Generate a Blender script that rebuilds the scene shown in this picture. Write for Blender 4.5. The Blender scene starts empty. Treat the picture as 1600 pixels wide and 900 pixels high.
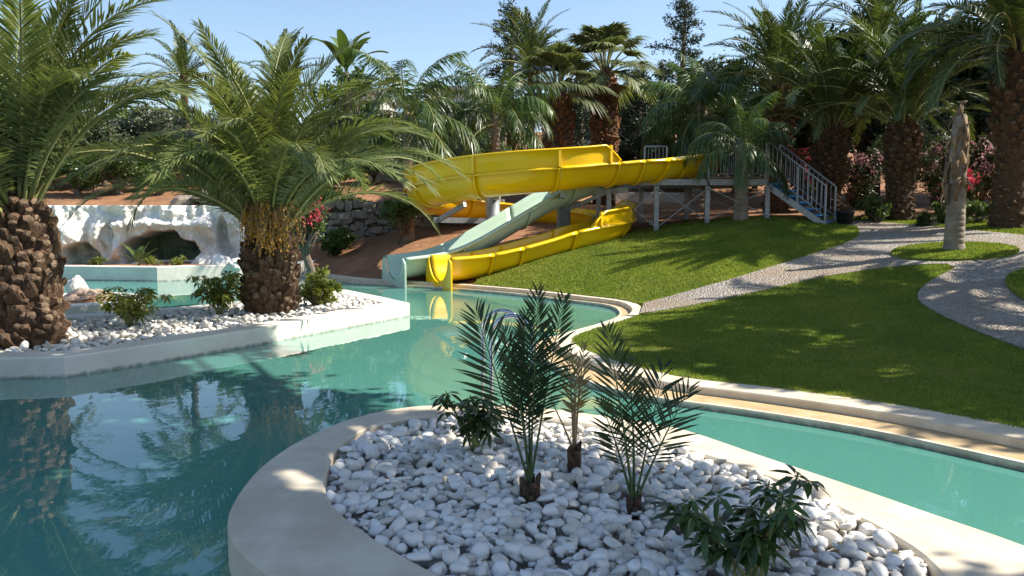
import bpy, bmesh, math, random
import numpy as np
from mathutils import Vector, Matrix, noise as mnoise
from mathutils.geometry import delaunay_2d_cdt

random.seed(7); RNG = np.random.default_rng(7)
R = math.radians
SC = bpy.context.scene
COL = SC.collection

# ------------------------------------------------------------------ camera
CAM_Z, FPX, PITCH = 2.0, 1331.0, R(5.365)
cd = bpy.data.cameras.new('camera'); cam = bpy.data.objects.new('camera', cd); COL.objects.link(cam)
cam.location = (0, 0, CAM_Z); cam.rotation_euler = (R(90) - PITCH, 0, 0)
cd.sensor_fit = 'HORIZONTAL'; cd.sensor_width = 36.0; cd.lens = 36.0 * FPX / 1600.0
cd.clip_start = 0.05; cd.clip_end = 2000
SC.camera = cam

# ------------------------------------------------------------------ sky, sun, exposure
SUN_AZ, SUN_EL = 84.0, 44.0          # azimuth from the view direction towards the right
w = bpy.data.worlds.new('World'); SC.world = w; w.use_nodes = True
nt = w.node_tree; bg = nt.nodes['Background']
sky = nt.nodes.new('ShaderNodeTexSky'); sky.sky_type = 'NISHITA'; sky.sun_disc = False
sky.sun_elevation = R(SUN_EL); sky.sun_rotation = R(SUN_AZ)
sky.altitude = 20; sky.air_density = 1.0; sky.dust_density = .7; sky.ozone_density = 1.6
nt.links.new(sky.outputs[0], bg.inputs[0]); bg.inputs[1].default_value = 0.105
sl = bpy.data.lights.new('sun', 'SUN'); sun = bpy.data.objects.new('sun', sl); COL.objects.link(sun)
sl.energy = 4.8; sl.angle = R(0.53); sl.color = (1.0, 0.93, 0.82)
SDIR = Vector((math.sin(R(SUN_AZ)) * math.cos(R(SUN_EL)), math.cos(R(SUN_AZ)) * math.cos(R(SUN_EL)), math.sin(R(SUN_EL))))
sun.rotation_euler = SDIR.to_track_quat('Z', 'Y').to_euler(); sun.location = (20, 5, 30)
SC.view_settings.view_transform = 'Standard'; SC.view_settings.look = 'None'
SC.view_settings.exposure = 0.92; SC.view_settings.gamma = 1.0
SC.render.engine = 'CYCLES'
SC.cycles.max_bounces = 6; SC.cycles.transparent_max_bounces = 8; SC.cycles.diffuse_bounces = 2
SC.cycles.glossy_bounces = 2; SC.cycles.caustics_reflective = False; SC.cycles.caustics_refractive = False
SC.cycles.use_denoising = True

# ------------------------------------------------------------------ geometry helpers
def P(px, py, z=None, d=None):
    cx, cy = (px - 800) / FPX, (450 - py) / FPX
    v = Vector((cx, math.cos(PITCH) + cy * math.sin(PITCH), -math.sin(PITCH) + cy * math.cos(PITCH)))
    t = (z - CAM_Z) / v.z if z is not None else d / v.y
    return Vector((0, 0, CAM_Z)) + v * t

def mk(name, V, faces, mats, midx=None, smooth=True):
    """mesh from vertex array and a list of (M,k) face arrays"""
    me = bpy.data.meshes.new(name)
    V = np.asarray(V, dtype=np.float32)
    faces = [np.asarray(f, dtype=np.int32) for f in faces if len(f)]
    nl = sum(f.size for f in faces); nf = sum(len(f) for f in faces)
    me.vertices.add(len(V)); me.vertices.foreach_set('co', V.ravel())
    me.loops.add(nl); me.polygons.add(nf)
    li = np.concatenate([f.ravel() for f in faces]); me.loops.foreach_set('vertex_index', li)
    tot = np.concatenate([np.full(len(f), f.shape[1], dtype=np.int32) for f in faces])
    st = np.concatenate([[0], np.cumsum(tot)[:-1]]).astype(np.int32)
    me.polygons.foreach_set('loop_start', st); me.polygons.foreach_set('loop_total', tot)
    if midx is not None: me.polygons.foreach_set('material_index', np.concatenate([np.asarray(m, dtype=np.int32) for m in midx]))
    me.polygons.foreach_set('use_smooth', np.full(nf, smooth))
    for m in (mats if isinstance(mats, (list, tuple)) else [mats]): me.materials.append(m)
    me.update(calc_edges=True); me.validate()
    return me

class MB:
    """collects simple shapes into one mesh"""
    def __init__(s): s.V = []; s.T = []; s.Q = []; s.mt = []; s.mq = []; s.n = 0
    def add(s, V, tris=(), quads=(), m=0):
        V = np.asarray(V, dtype=float).reshape(-1, 3); o = s.n
        s.V.append(V); s.n += len(V)
        if len(tris): s.T.append(np.asarray(tris).reshape(-1, 3) + o); s.mt += [m] * len(s.T[-1])
        if len(quads): s.Q.append(np.asarray(quads).reshape(-1, 4) + o); s.mq += [m] * len(s.Q[-1])
        return s
    def box(s, c, d, rz=0, m=0, bev=0.0, rot=None):
        x, y, z = [a / 2 for a in d]
        if bev <= 0:
            v = np.array([[-x,-y,-z],[x,-y,-z],[x,y,-z],[-x,y,-z],[-x,-y,z],[x,-y,z],[x,y,z],[-x,y,z]])
            q = [[3,2,1,0],[4,5,6,7],[0,1,5,4],[1,2,6,5],[2,3,7,6],[3,0,4,7]]
        else:
            b = min(bev, x * .9, y * .9, z * .9); v = []; q = []
            prof = [(-z, b), (-z + b, 0), (z - b, 0), (z, b)]
            for zz, i in prof: v += [[-x+i,-y+i,zz],[x-i,-y+i,zz],[x-i,y-i,zz],[-x+i,y-i,zz]]
            for k in range(3):
                for j in range(4): a = k*4+j; c2 = k*4+(j+1)%4; q.append([a, c2, c2+4, a+4])
            q += [[3,2,1,0],[12,13,14,15]]; v = np.array(v)
        M = rot if rot is not None else Matrix.Rotation(rz, 3, 'Z')
        return s.add(v @ np.array(M).T + np.array(c), quads=q, m=m)
    def bar(s, a, b, w, h=None, m=0):
        a, b = Vector(a), Vector(b); d = b - a; h = h or w
        rot = d.to_track_quat('Z', 'Y').to_matrix()
        return s.box((a + b) / 2, (w, h, d.length), rot=rot, m=m)
    def tube(s, pts, rad, n=6, m=0, cap=True):
        pts = [Vector(p) for p in pts]; k = len(pts)
        if not hasattr(rad, '__len__'): rad = [rad] * k
        V = []; up = Vector((0, 0, 1)); prev = None
        for i, p in enumerate(pts):
            t = (pts[min(i+1, k-1)] - pts[max(i-1, 0)]).normalized()
            if prev is None: prev = t.orthogonal().normalized()
            sx = (prev - t * prev.dot(t))
            sx = sx.normalized() if sx.length > 1e-6 else t.orthogonal().normalized()
            prev = sx; sy = t.cross(sx)
            for j in range(n):
                a = 2 * math.pi * j / n; V.append(p + (sx * math.cos(a) + sy * math.sin(a)) * rad[i])
        Q = [[i*n+j, i*n+(j+1)%n, (i+1)*n+(j+1)%n, (i+1)*n+j] for i in range(k-1) for j in range(n)]
        T = []
        if cap:
            V += [pts[0], pts[-1]]; c0, c1 = k*n, k*n+1
            T = [[c0, (j+1)%n, j] for j in range(n)] + [[c1, (k-1)*n+j, (k-1)*n+(j+1)%n] for j in range(n)]
        return s.add(np.array([tuple(v) for v in V]), T, Q, m)
    def lathe(s, prof, n=20, c=(0,0,0), m=0, jit=0, seed=0):
        rr = np.random.default_rng(seed); V = []
        for r, z in prof:
            for j in range(n):
                a = 2*math.pi*j/n; q = r*(1+jit*rr.uniform(-1,1)); V.append([c[0]+q*math.cos(a), c[1]+q*math.sin(a), c[2]+z])
        k = len(prof)
        Q = [[i*n+j, i*n+(j+1)%n, (i+1)*n+(j+1)%n, (i+1)*n+j] for i in range(k-1) for j in range(n)]
        o = len(V); V += [[c[0],c[1],c[2]+prof[0][1]],[c[0],c[1],c[2]+prof[-1][1]]]
        T = [[o,(j+1)%n,j] for j in range(n)] + [[o+1,(k-1)*n+j,(k-1)*n+(j+1)%n] for j in range(n)]
        return s.add(V, T, Q, m)
    def mesh(s, name, mats, smooth=False):
        V = np.concatenate(s.V); F = []; mi = []
        if s.T: F.append(np.concatenate(s.T)); mi.append(s.mt)
        if s.Q: F.append(np.concatenate(s.Q)); mi.append(s.mq)
        return mk(name, V, F, mats, mi, smooth)
    def build(s, name, mats, parent=None, smooth=False):
        return ob(name, s.mesh(name, mats, smooth), parent)

def ob(name, me, parent=None, M=None):
    o = bpy.data.objects.new(name, me); COL.objects.link(o)
    if parent is not None: o.parent = parent
    if M is not None: o.matrix_local = M
    return o
def tag(o, label, cat, group=None):
    o['label'] = label; o['category'] = cat
    if group: o['group'] = group
    return o
def thing(name, label, cat, loc=(0, 0, 0), rz=0, group=None):
    o = bpy.data.objects.new(name, None); COL.objects.link(o); o.empty_display_size = .3
    o.location = loc; o.rotation_euler = (0, 0, rz)
    return tag(o, label, cat, group)
def struct(o, kind='structure', label=None, cat=None):
    o['kind'] = kind
    if label: o['label'] = label
    if cat: o['category'] = cat
    return o
def catmull(pts, step=.2, closed=False):
    pts = [np.array(p, dtype=float) for p in pts]; n = len(pts); out = []
    rng = range(n if closed else n - 1)
    for i in rng:
        g = (lambda k: pts[k % n]) if closed else (lambda k: pts[min(max(k, 0), n-1)])
        p0, p1, p2, p3 = g(i-1), g(i), g(i+1), g(i+2)
        m = max(1, int(np.linalg.norm(p2 - p1) / step))
        for j in range(m):
            t = j / m
            out.append(.5*((2*p1)+(-p0+p2)*t+(2*p0-5*p1+4*p2-p3)*t*t+(-p0+3*p1-3*p2+p3)*t**3))
    if not closed: out.append(pts[-1])
    return np.array(out)
def inside(px, py, poly):
    poly = np.asarray(poly)[:, :2]; r = np.zeros(px.shape, bool); n = len(poly); j = n - 1
    for i in range(n):
        xi, yi = poly[i]; xj, yj = poly[j]
        if yi != yj:
            c = ((yi > py) != (yj > py)) & (px < (xj - xi) * (py - yi) / (yj - yi) + xi); r ^= c
        j = i
    return r
def offset(poly, d, closed=True):
    """shift a polyline sideways (left of travel is positive)"""
    p = np.asarray(poly, dtype=float)[:, :2]; n = len(p); out = []
    for i in range(n):
        a = p[i-1] if (closed or i > 0) else p[i]; b = p[(i+1) % n] if (closed or i < n-1) else p[i]
        e1 = p[i] - a; e2 = b - p[i]
        f = lambda e: np.array([-e[1], e[0]]) / (np.linalg.norm(e) + 1e-9)
        if not closed and i == 0: nn = f(e2)
        elif not closed and i == n-1: nn = f(e1)
        else:
            nn = f(e1) + f(e2); nn /= (np.linalg.norm(nn) + 1e-9); nn = nn / max(.45, nn @ f(e1))
        out.append(p[i] + nn * d)
    return np.array(out)

# ------------------------------------------------------------------ materials
def nodes(name):
    m = bpy.data.materials.new(name); m.use_nodes = True
    return m, m.node_tree, m.node_tree.nodes['Principled BSDF']
def N(t, typ, **kw):
    n = t.nodes.new(typ)
    for k, v in kw.items(): setattr(n, k, v)
    return n
def c4(c): return (c[0], c[1], c[2], 1)
def surf(name, c1, c2, scale=6, rough=.7, bump=.3, bscale=40, detail=6, spec=.4, c3=None, s3=.6, lo=.35, hi=.65, metal=0, dist=.02, coat=0, dirt=.5):
    m, t, b = nodes(name); L = t.links.new
    tc = N(t, 'ShaderNodeTexCoord'); geo = N(t, 'ShaderNodeNewGeometry')
    n1 = N(t, 'ShaderNodeTexNoise'); n1.inputs['Scale'].default_value = scale; n1.inputs['Detail'].default_value = detail
    n1.inputs['Roughness'].default_value = .65
    L(geo.outputs['Position'], n1.inputs['Vector'])
    r = N(t, 'ShaderNodeValToRGB'); r.color_ramp.elements[0].position = lo; r.color_ramp.elements[1].position = hi
    r.color_ramp.elements[0].color = c4(c1); r.color_ramp.elements[1].color = c4(c2)
    L(n1.outputs['Fac'], r.inputs['Fac']); out = r.outputs['Color']
    if c3 is not None:
        n3 = N(t, 'ShaderNodeTexNoise'); n3.inputs['Scale'].default_value = s3; n3.inputs['Detail'].default_value = 5
        L(geo.outputs['Position'], n3.inputs['Vector'])
        r3 = N(t, 'ShaderNodeValToRGB'); r3.color_ramp.elements[0].position = .48; r3.color_ramp.elements[1].position = .68
        r3.color_ramp.elements[0].color = (0,0,0,1); r3.color_ramp.elements[1].color = (dirt,)*3 + (1,)
        L(n3.outputs['Fac'], r3.inputs['Fac'])
        mx = N(t, 'ShaderNodeMixRGB'); L(r3.outputs['Color'], mx.inputs[0]); L(out, mx.inputs[1]); mx.inputs[2].default_value = c4(c3); out = mx.outputs[0]
    L(out, b.inputs['Base Color'])
    b.inputs['Roughness'].default_value = rough; b.inputs['Specular IOR Level'].default_value = spec; b.inputs['Metallic'].default_value = metal
    if coat: b.inputs['Coat Weight'].default_value = coat; b.inputs['Coat Roughness'].default_value = .12
    if bump:
        n2 = N(t, 'ShaderNodeTexNoise'); n2.inputs['Scale'].default_value = bscale; n2.inputs['Detail'].default_value = 4
        L(geo.outputs['Position'], n2.inputs['Vector'])
        bp = N(t, 'ShaderNodeBump'); bp.inputs['Strength'].default_value = bump; bp.inputs['Distance'].default_value = dist
        L(n2.outputs['Fac'], bp.inputs['Height']); L(bp.outputs[0], b.inputs['Normal'])
    return m
def leafmat(name, c1, c2, trans=.25, rough=.45, spec=.35, tcol=None, objvar=.35):
    m, t, b = nodes(name); L = t.links.new
    geo = N(t, 'ShaderNodeNewGeometry'); oi = N(t, 'ShaderNodeObjectInfo')
    mx = N(t, 'ShaderNodeMixRGB'); L(geo.outputs['Random Per Island'], mx.inputs[0]); mx.inputs[1].default_value = c4(c1); mx.inputs[2].default_value = c4(c2)
    hsv = N(t, 'ShaderNodeHueSaturation'); L(mx.outputs[0], hsv.inputs['Color'])
    mr = N(t, 'ShaderNodeMapRange'); L(oi.outputs['Random'], mr.inputs[0]); mr.inputs[3].default_value = 1-objvar; mr.inputs[4].default_value = 1+objvar
    L(mr.outputs[0], hsv.inputs['Value'])
    L(hsv.outputs[0], b.inputs['Base Color']); b.inputs['Roughness'].default_value = rough; b.inputs['Specular IOR Level'].default_value = spec
    if trans:
        tr = N(t, 'ShaderNodeBsdfTranslucent'); ms = N(t, 'ShaderNodeMixShader'); ms.inputs[0].default_value = trans
        tc = N(t, 'ShaderNodeMixRGB', blend_type='MULTIPLY'); tc.inputs[0].default_value = 1
        L(hsv.outputs[0], tc.inputs[1]); tc.inputs[2].default_value = c4(tcol or (1.5, 1.5, .7)); L(tc.outputs[0], tr.inputs['Color'])
        L(b.outputs[0], ms.inputs[1]); L(tr.outputs[0], ms.inputs[2]); L(ms.outputs[0], t.nodes['Material Output'].inputs['Surface'])
    return m
M = {}
M['plaster'] = surf('cream_plaster', (.60,.51,.38), (.74,.66,.52), scale=3.5, rough=.72, bump=.12, bscale=60, c3=(.48,.38,.26), s3=1.3, dirt=.45)
M['plaster_w'] = surf('white_plaster', (.72,.67,.57), (.82,.78,.69), scale=3, rough=.75, bump=.1, bscale=60, c3=(.55,.52,.44), s3=1.1, dirt=.3)
M['ledge'] = surf('sand_ledge', (.46,.32,.15), (.60,.45,.26), scale=4, rough=.6, bump=.1, bscale=70, c3=(.36,.26,.15), s3=1.7)
M['poolfloor'] = surf('pool_floor', (.46,.76,.66), (.54,.82,.72), scale=2, rough=.8, bump=0)
M['pebble'] = None
M['soil'] = surf('soil', (.23,.115,.06), (.36,.19,.10), scale=1.6, rough=.95, bump=.7, bscale=9, dist=.06, c3=(.16,.10,.06), s3=.35, spec=.15)
M['lawn'] = surf('lawn_turf', (.10,.155,.024), (.185,.235,.042), scale=2.2, rough=.9, bump=.6, bscale=55, dist=.03, spec=.15, c3=(.24,.22,.07), s3=.5, dirt=.8)
M['gravel'] = None
M['stone'] = surf('wall_stone', (.14,.125,.105), (.28,.25,.21), scale=5, rough=.9, bump=.7, bscale=18, dist=.03, c3=(.33,.22,.15), s3=1.2)
M['mortar'] = surf('wall_joint', (.10,.075,.05), (.16,.12,.08), scale=8, rough=.95, bump=.5)
M['white_rock'] = surf('limewashed_rock', (.68,.64,.56), (.85,.83,.78), scale=3.5, rough=.85, bump=.8, bscale=10, dist=.06, c3=(.46,.40,.30), s3=1.0, dirt=.35)
M['steel'] = surf('galvanised_steel', (.27,.285,.30), (.40,.415,.43), scale=7, rough=.5, bump=.05, metal=.4)
M['chrome'] = surf('polished_steel', (.6,.62,.64), (.7,.72,.74), scale=3, rough=.14, bump=0, metal=1)
M['yellow'] = surf('yellow_gelcoat', (.90,.55,.001), (.95,.61,.002), scale=.9, rough=.28, bump=.02, bscale=4, coat=.5, c3=(.82,.52,.02), s3=1.3, dirt=.5)
M['greenfg'] = surf('green_gelcoat', (.46,.62,.48), (.54,.70,.56), scale=.9, rough=.3, bump=.02, bscale=4, coat=.4, c3=(.42,.54,.42), s3=2.2, dirt=.4)
M['blue'] = surf('blue_plastic', (.03,.24,.58), (.08,.38,.74), scale=5, rough=.5, bump=.1)
M['timber'] = surf('weathered_timber', (.22,.15,.09), (.34,.25,.17), scale=9, rough=.85, bump=.3)
M['black'] = surf('black_plastic', (.012,.012,.013), (.02,.02,.022), scale=6, rough=.55, bump=.05)
M['carwhite'] = surf('car_paint', (.74,.74,.74), (.8,.8,.8), scale=2, rough=.25, bump=0, coat=.6)
M['glass'] = surf('dark_glass', (.02,.03,.035), (.03,.04,.05), scale=2, rough=.08, bump=0, spec=.6)
M['rubber'] = surf('rubber', (.015,.015,.015), (.025,.025,.025), rough=.8, bump=0)
M['house'] = surf('pale_render', (.58,.54,.47), (.66,.62,.55), scale=1, rough=.85, bump=.1, c3=(.46,.42,.36), s3=.5)
M['roof'] = surf('roof_sheet', (.36,.35,.33), (.46,.44,.41), scale=2, rough=.8, bump=.2)
M['bark'] = surf('bark', (.11,.085,.06), (.21,.17,.125), scale=9, rough=.95, bump=.9, bscale=22, dist=.03)
M['barkg'] = surf('grey_palm_bark', (.20,.165,.125), (.33,.28,.22), scale=5, rough=.95, bump=.6, bscale=14, dist=.03, c3=(.14,.11,.08), s3=2)
M['palmcore'] = surf('palm_trunk_fibre', (.055,.035,.022), (.12,.075,.045), scale=14, rough=1, bump=1, bscale=30, dist=.03)
M['boot'] = surf('leaf_base_bark', (.058,.036,.024), (.15,.094,.058), scale=16, rough=.95, bump=.5, bscale=50, spec=.15)
M['bootcut'] = surf('leaf_base_cut', (.085,.058,.039), (.235,.165,.112), scale=12, rough=.95, bump=.5, bscale=50, spec=.15)
M['bootred'] = surf('leaf_base_red', (.17,.075,.035), (.33,.165,.085), scale=14, rough=.95, bump=.5, bscale=50, spec=.15)
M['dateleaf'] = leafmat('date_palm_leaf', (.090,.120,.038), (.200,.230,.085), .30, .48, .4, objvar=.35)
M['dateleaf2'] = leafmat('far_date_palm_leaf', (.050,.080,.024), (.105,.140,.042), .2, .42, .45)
M['youngleaf'] = leafmat('young_palm_leaf', (.022,.046,.014), (.046,.080,.022), .18, .42, .4)
M['dryleaf'] = leafmat('dry_palm_leaf', (.20,.16,.07), (.32,.25,.12), .2, .6, .3)
M['queenleaf'] = leafmat('queen_palm_leaf', (.055,.100,.025), (.110,.170,.045), .25, .38, .5)
M['fanleaf'] = leafmat('fan_palm_leaf', (.095,.120,.045), (.20,.225,.10), .22, .45, .45)
M['rachis'] = surf('palm_rachis', (.20,.22,.07), (.32,.32,.12), scale=4, rough=.5, bump=0)
M['rachisdry'] = surf('dry_rachis', (.30,.20,.10), (.42,.30,.16), scale=4, rough=.8, bump=.2)
M['sheath'] = surf('dry_sheath', (.13,.085,.05), (.27,.19,.115), scale=9, rough=.95, bump=.6, bscale=40)
M['olive'] = leafmat('olive_leaf', (.085,.105,.065), (.155,.175,.115), .12, .5, .4)
M['citrus'] = leafmat('citrus_leaf', (.060,.110,.022), (.130,.190,.040), .2, .4, .45)
M['darkleaf'] = leafmat('dark_evergreen_leaf', (.022,.040,.014), (.050,.075,.024), .1, .5, .35)
M['pine'] = leafmat('pine_needles', (.020,.036,.018), (.046,.066,.030), .05, .6, .3)
M['olelaf'] = leafmat('oleander_leaf', (.040,.066,.024), (.080,.110,.042), .15, .45, .4)
M['greyleaf'] = leafmat('grey_green_leaf', (.080,.105,.050), (.150,.180,.090), .15, .5, .35)
M['schef'] = leafmat('schefflera_leaf', (.026,.055,.014), (.060,.105,.026), .18, .3, .5)
M['scheflit'] = leafmat('variegated_leaf', (.10,.14,.025), (.26,.28,.06), .25, .35, .5)
M['shrub'] = leafmat('shrub_leaf', (.060,.105,.024), (.120,.170,.040), .22, .45, .4)
M['pink'] = leafmat('pink_petal', (.50,.22,.25), (.68,.44,.45), .25, .6, .2, (1.2,1,1))
M['red'] = leafmat('red_petal', (.42,.03,.06), (.58,.10,.15), .25, .6, .2, (1.2,1,1))
M['fruit'] = surf('date_fruit', (.42,.17,.015), (.62,.34,.04), scale=20, rough=.6, bump=0)
M['grass'] = leafmat('grass_blade', (.12,.185,.028), (.27,.32,.066), .34, .6, .2, objvar=0)

def patchy(m):
    """worn, drier and lusher patches across the lawn"""
    t = m.node_tree; L = t.links.new; b = t.nodes['Principled BSDF']; old = b.inputs['Base Color'].links[0].from_socket
    geo = N(t, 'ShaderNodeNewGeometry'); n = N(t, 'ShaderNodeTexNoise'); n.inputs['Scale'].default_value = .75; n.inputs['Detail'].default_value = 7; n.inputs['Roughness'].default_value = .7; L(geo.outputs['Position'], n.inputs['Vector'])
    r = N(t, 'ShaderNodeValToRGB'); L(n.outputs['Fac'], r.inputs[0]); e = r.color_ramp.elements; e[0].position = .36; e[0].color = (.62,.72,.62,1); e[1].position = .66; e[1].color = (1.35,1.15,.95,1)
    mx = N(t, 'ShaderNodeMixRGB', blend_type='MULTIPLY'); mx.inputs[0].default_value = 1; L(old, mx.inputs[1]); L(r.outputs[0], mx.inputs[2]); L(mx.outputs[0], b.inputs['Base Color'])
patchy(M['grass']); patchy(M['lawn'])
def pebble_mat():
    m, t, b = nodes('white_marble_pebble'); L = t.links.new
    geo = N(t, 'ShaderNodeNewGeometry'); oi = N(t, 'ShaderNodeObjectInfo')
    ad = N(t, 'ShaderNodeMath', operation='ADD'); L(geo.outputs['Random Per Island'], ad.inputs[0]); L(oi.outputs['Random'], ad.inputs[1])
    fr = N(t, 'ShaderNodeMath', operation='FRACT'); L(ad.outputs[0], fr.inputs[0])
    r = N(t, 'ShaderNodeValToRGB'); e = r.color_ramp.elements
    e[0].position = 0; e[0].color = (.56,.51,.43,1); e[1].position = .3; e[1].color = (.77,.73,.66,1)
    x = e.new(1.0); x.color = (.87,.85,.81,1); L(fr.outputs[0], r.inputs['Fac'])
    n = N(t, 'ShaderNodeTexNoise'); n.inputs['Scale'].default_value = 14; n.inputs['Detail'].default_value = 6; L(geo.outputs['Position'], n.inputs['Vector'])
    r2 = N(t, 'ShaderNodeValToRGB'); r2.color_ramp.elements[0].position = .55; r2.color_ramp.elements[1].position = .75
    r2.color_ramp.elements[0].color = (0,0,0,1); r2.color_ramp.elements[1].color = (.55,.55,.55,1); L(n.outputs['Fac'], r2.inputs['Fac'])
    mx = N(t, 'ShaderNodeMixRGB'); L(r2.outputs[0], mx.inputs[0]); L(r.outputs[0], mx.inputs[1]); mx.inputs[2].default_value = (.47,.41,.32,1)
    L(mx.outputs[0], b.inputs['Base Color']); b.inputs['Roughness'].default_value = .62; b.inputs['Specular IOR Level'].default_value = .3
    n2 = N(t, 'ShaderNodeTexNoise'); n2.inputs['Scale'].default_value = 60; n2.inputs['Detail'].default_value = 5; L(geo.outputs['Position'], n2.inputs['Vector'])
    bp = N(t, 'ShaderNodeBump'); bp.inputs['Strength'].default_value = .25; bp.inputs['Distance'].default_value = .01
    L(n2.outputs['Fac'], bp.inputs['Height']); L(bp.outputs[0], b.inputs['Normal'])
    return m
M['pebble'] = pebble_mat()
def water_mat():
    m = bpy.data.materials.new('pool_water'); m.use_nodes = True; t = m.node_tree; t.nodes.clear(); L = t.links.new
    out = N(t, 'ShaderNodeOutputMaterial'); mix = N(t, 'ShaderNodeMixShader'); fr = N(t, 'ShaderNodeFresnel'); fr.inputs['IOR'].default_value = 1.62
    tr = N(t, 'ShaderNodeBsdfTransparent'); tr.inputs['Color'].default_value = (.58,.90,.85,1)
    gl = N(t, 'ShaderNodeBsdfGlossy'); gl.inputs['Roughness'].default_value = .015; gl.inputs['Color'].default_value = (1,1,1,1)
    geo = N(t, 'ShaderNodeNewGeometry'); mp = N(t, 'ShaderNodeMapping'); mp.inputs['Scale'].default_value = (1.0, .75, 1); L(geo.outputs['Position'], mp.inputs['Vector'])
    n1 = N(t, 'ShaderNodeTexNoise'); n1.inputs['Scale'].default_value = 1.6; n1.inputs['Detail'].default_value = 3; n1.inputs['Distortion'].default_value = .8; L(mp.outputs[0], n1.inputs['Vector'])
    n2 = N(t, 'ShaderNodeTexNoise'); n2.inputs['Scale'].default_value = 9; n2.inputs['Detail'].default_value = 2; L(mp.outputs[0], n2.inputs['Vector'])
    ma = N(t, 'ShaderNodeMath', operation='MULTIPLY_ADD'); L(n2.outputs['Fac'], ma.inputs[0]); ma.inputs[1].default_value = .10; L(n1.outputs['Fac'], ma.inputs[2])
    bp = N(t, 'ShaderNodeBump'); bp.inputs['Strength'].default_value = 1.0; bp.inputs['Distance'].default_value = .0028; L(ma.outputs[0], bp.inputs['Height'])
    L(bp.outputs[0], fr.inputs['Normal']); L(bp.outputs[0], gl.inputs['Normal'])
    df = N(t, 'ShaderNodeBsdfDiffuse'); df.inputs['Color'].default_value = (.17,.54,.44,1); body = N(t, 'ShaderNodeMixShader'); body.inputs[0].default_value = .48; L(tr.outputs[0], body.inputs[1]); L(df.outputs[0], body.inputs[2])
    L(fr.outputs[0], mix.inputs[0]); L(body.outputs[0], mix.inputs[1]); L(gl.outputs[0], mix.inputs[2]); L(mix.outputs[0], out.inputs['Surface'])
    return m
M['water'] = water_mat()
def gravel_mat():
    m, t, b = nodes('gravel'); L = t.links.new; geo = N(t, 'ShaderNodeNewGeometry')
    v = N(t, 'ShaderNodeTexVoronoi'); v.inputs['Scale'].default_value = 26; v.inputs['Randomness'].default_value = 1; L(geo.outputs['Position'], v.inputs['Vector'])
    bw = N(t, 'ShaderNodeRGBToBW'); L(v.outputs['Color'], bw.inputs[0]); r = N(t, 'ShaderNodeValToRGB'); L(bw.outputs[0], r.inputs[0]); e = r.color_ramp.elements
    e[0].position = .15; e[0].color = (.27,.235,.195,1); e[1].position = .85; e[1].color = (.52,.48,.42,1); x = e.new(.5); x.color = (.39,.35,.295,1)
    n = N(t, 'ShaderNodeTexNoise'); n.inputs['Scale'].default_value = .9; n.inputs['Detail'].default_value = 6; L(geo.outputs['Position'], n.inputs['Vector'])
    r2 = N(t, 'ShaderNodeValToRGB'); L(n.outputs['Fac'], r2.inputs[0]); r2.color_ramp.elements[0].position = .42; r2.color_ramp.elements[1].position = .66; r2.color_ramp.elements[0].color = (0,0,0,1); r2.color_ramp.elements[1].color = (.75,.75,.75,1)
    mx = N(t, 'ShaderNodeMixRGB'); L(r2.outputs[0], mx.inputs[0]); L(r.outputs[0], mx.inputs[1]); mx.inputs[2].default_value = (.36,.28,.20,1); L(mx.outputs[0], b.inputs['Base Color'])
    b.inputs['Roughness'].default_value = .95; b.inputs['Specular IOR Level'].default_value = .15
    bp = N(t, 'ShaderNodeBump'); bp.inputs['Strength'].default_value = 1; bp.inputs['Distance'].default_value = .05; bp.invert = True; L(v.outputs['Distance'], bp.inputs['Height']); L(bp.outputs[0], b.inputs['Normal'])
    return m
M['gravel'] = gravel_mat()
def waterline(m, z0=.035):
    """dark scum spots and a stained band just above the water"""
    t = m.node_tree; L = t.links.new; b = t.nodes['Principled BSDF']; old = b.inputs['Base Color'].links[0].from_socket
    geo = N(t, 'ShaderNodeNewGeometry'); sp = N(t, 'ShaderNodeSeparateXYZ'); L(geo.outputs['Position'], sp.inputs[0])
    mr = N(t, 'ShaderNodeMapRange'); L(sp.outputs['Z'], mr.inputs[0]); mr.inputs[1].default_value = .0; mr.inputs[2].default_value = .075; mr.inputs[3].default_value = 1; mr.inputs[4].default_value = 0
    n = N(t, 'ShaderNodeTexNoise'); n.inputs['Scale'].default_value = 13; n.inputs['Detail'].default_value = 4; L(geo.outputs['Position'], n.inputs['Vector'])
    ml = N(t, 'ShaderNodeMath', operation='MULTIPLY'); L(mr.outputs[0], ml.inputs[0]); L(n.outputs['Fac'], ml.inputs[1])
    r = N(t, 'ShaderNodeValToRGB'); L(ml.outputs[0], r.inputs[0]); r.color_ramp.elements[0].position = .22; r.color_ramp.elements[1].position = .5; r.color_ramp.elements[0].color = (0,0,0,1); r.color_ramp.elements[1].color = (.8,.8,.8,1)
    mx = N(t, 'ShaderNodeMixRGB'); L(r.outputs[0], mx.inputs[0]); L(old, mx.inputs[1]); mx.inputs[2].default_value = (.20,.21,.15,1); L(mx.outputs[0], b.inputs['Base Color'])
waterline(M['plaster']); waterline(M['plaster_w'])

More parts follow.
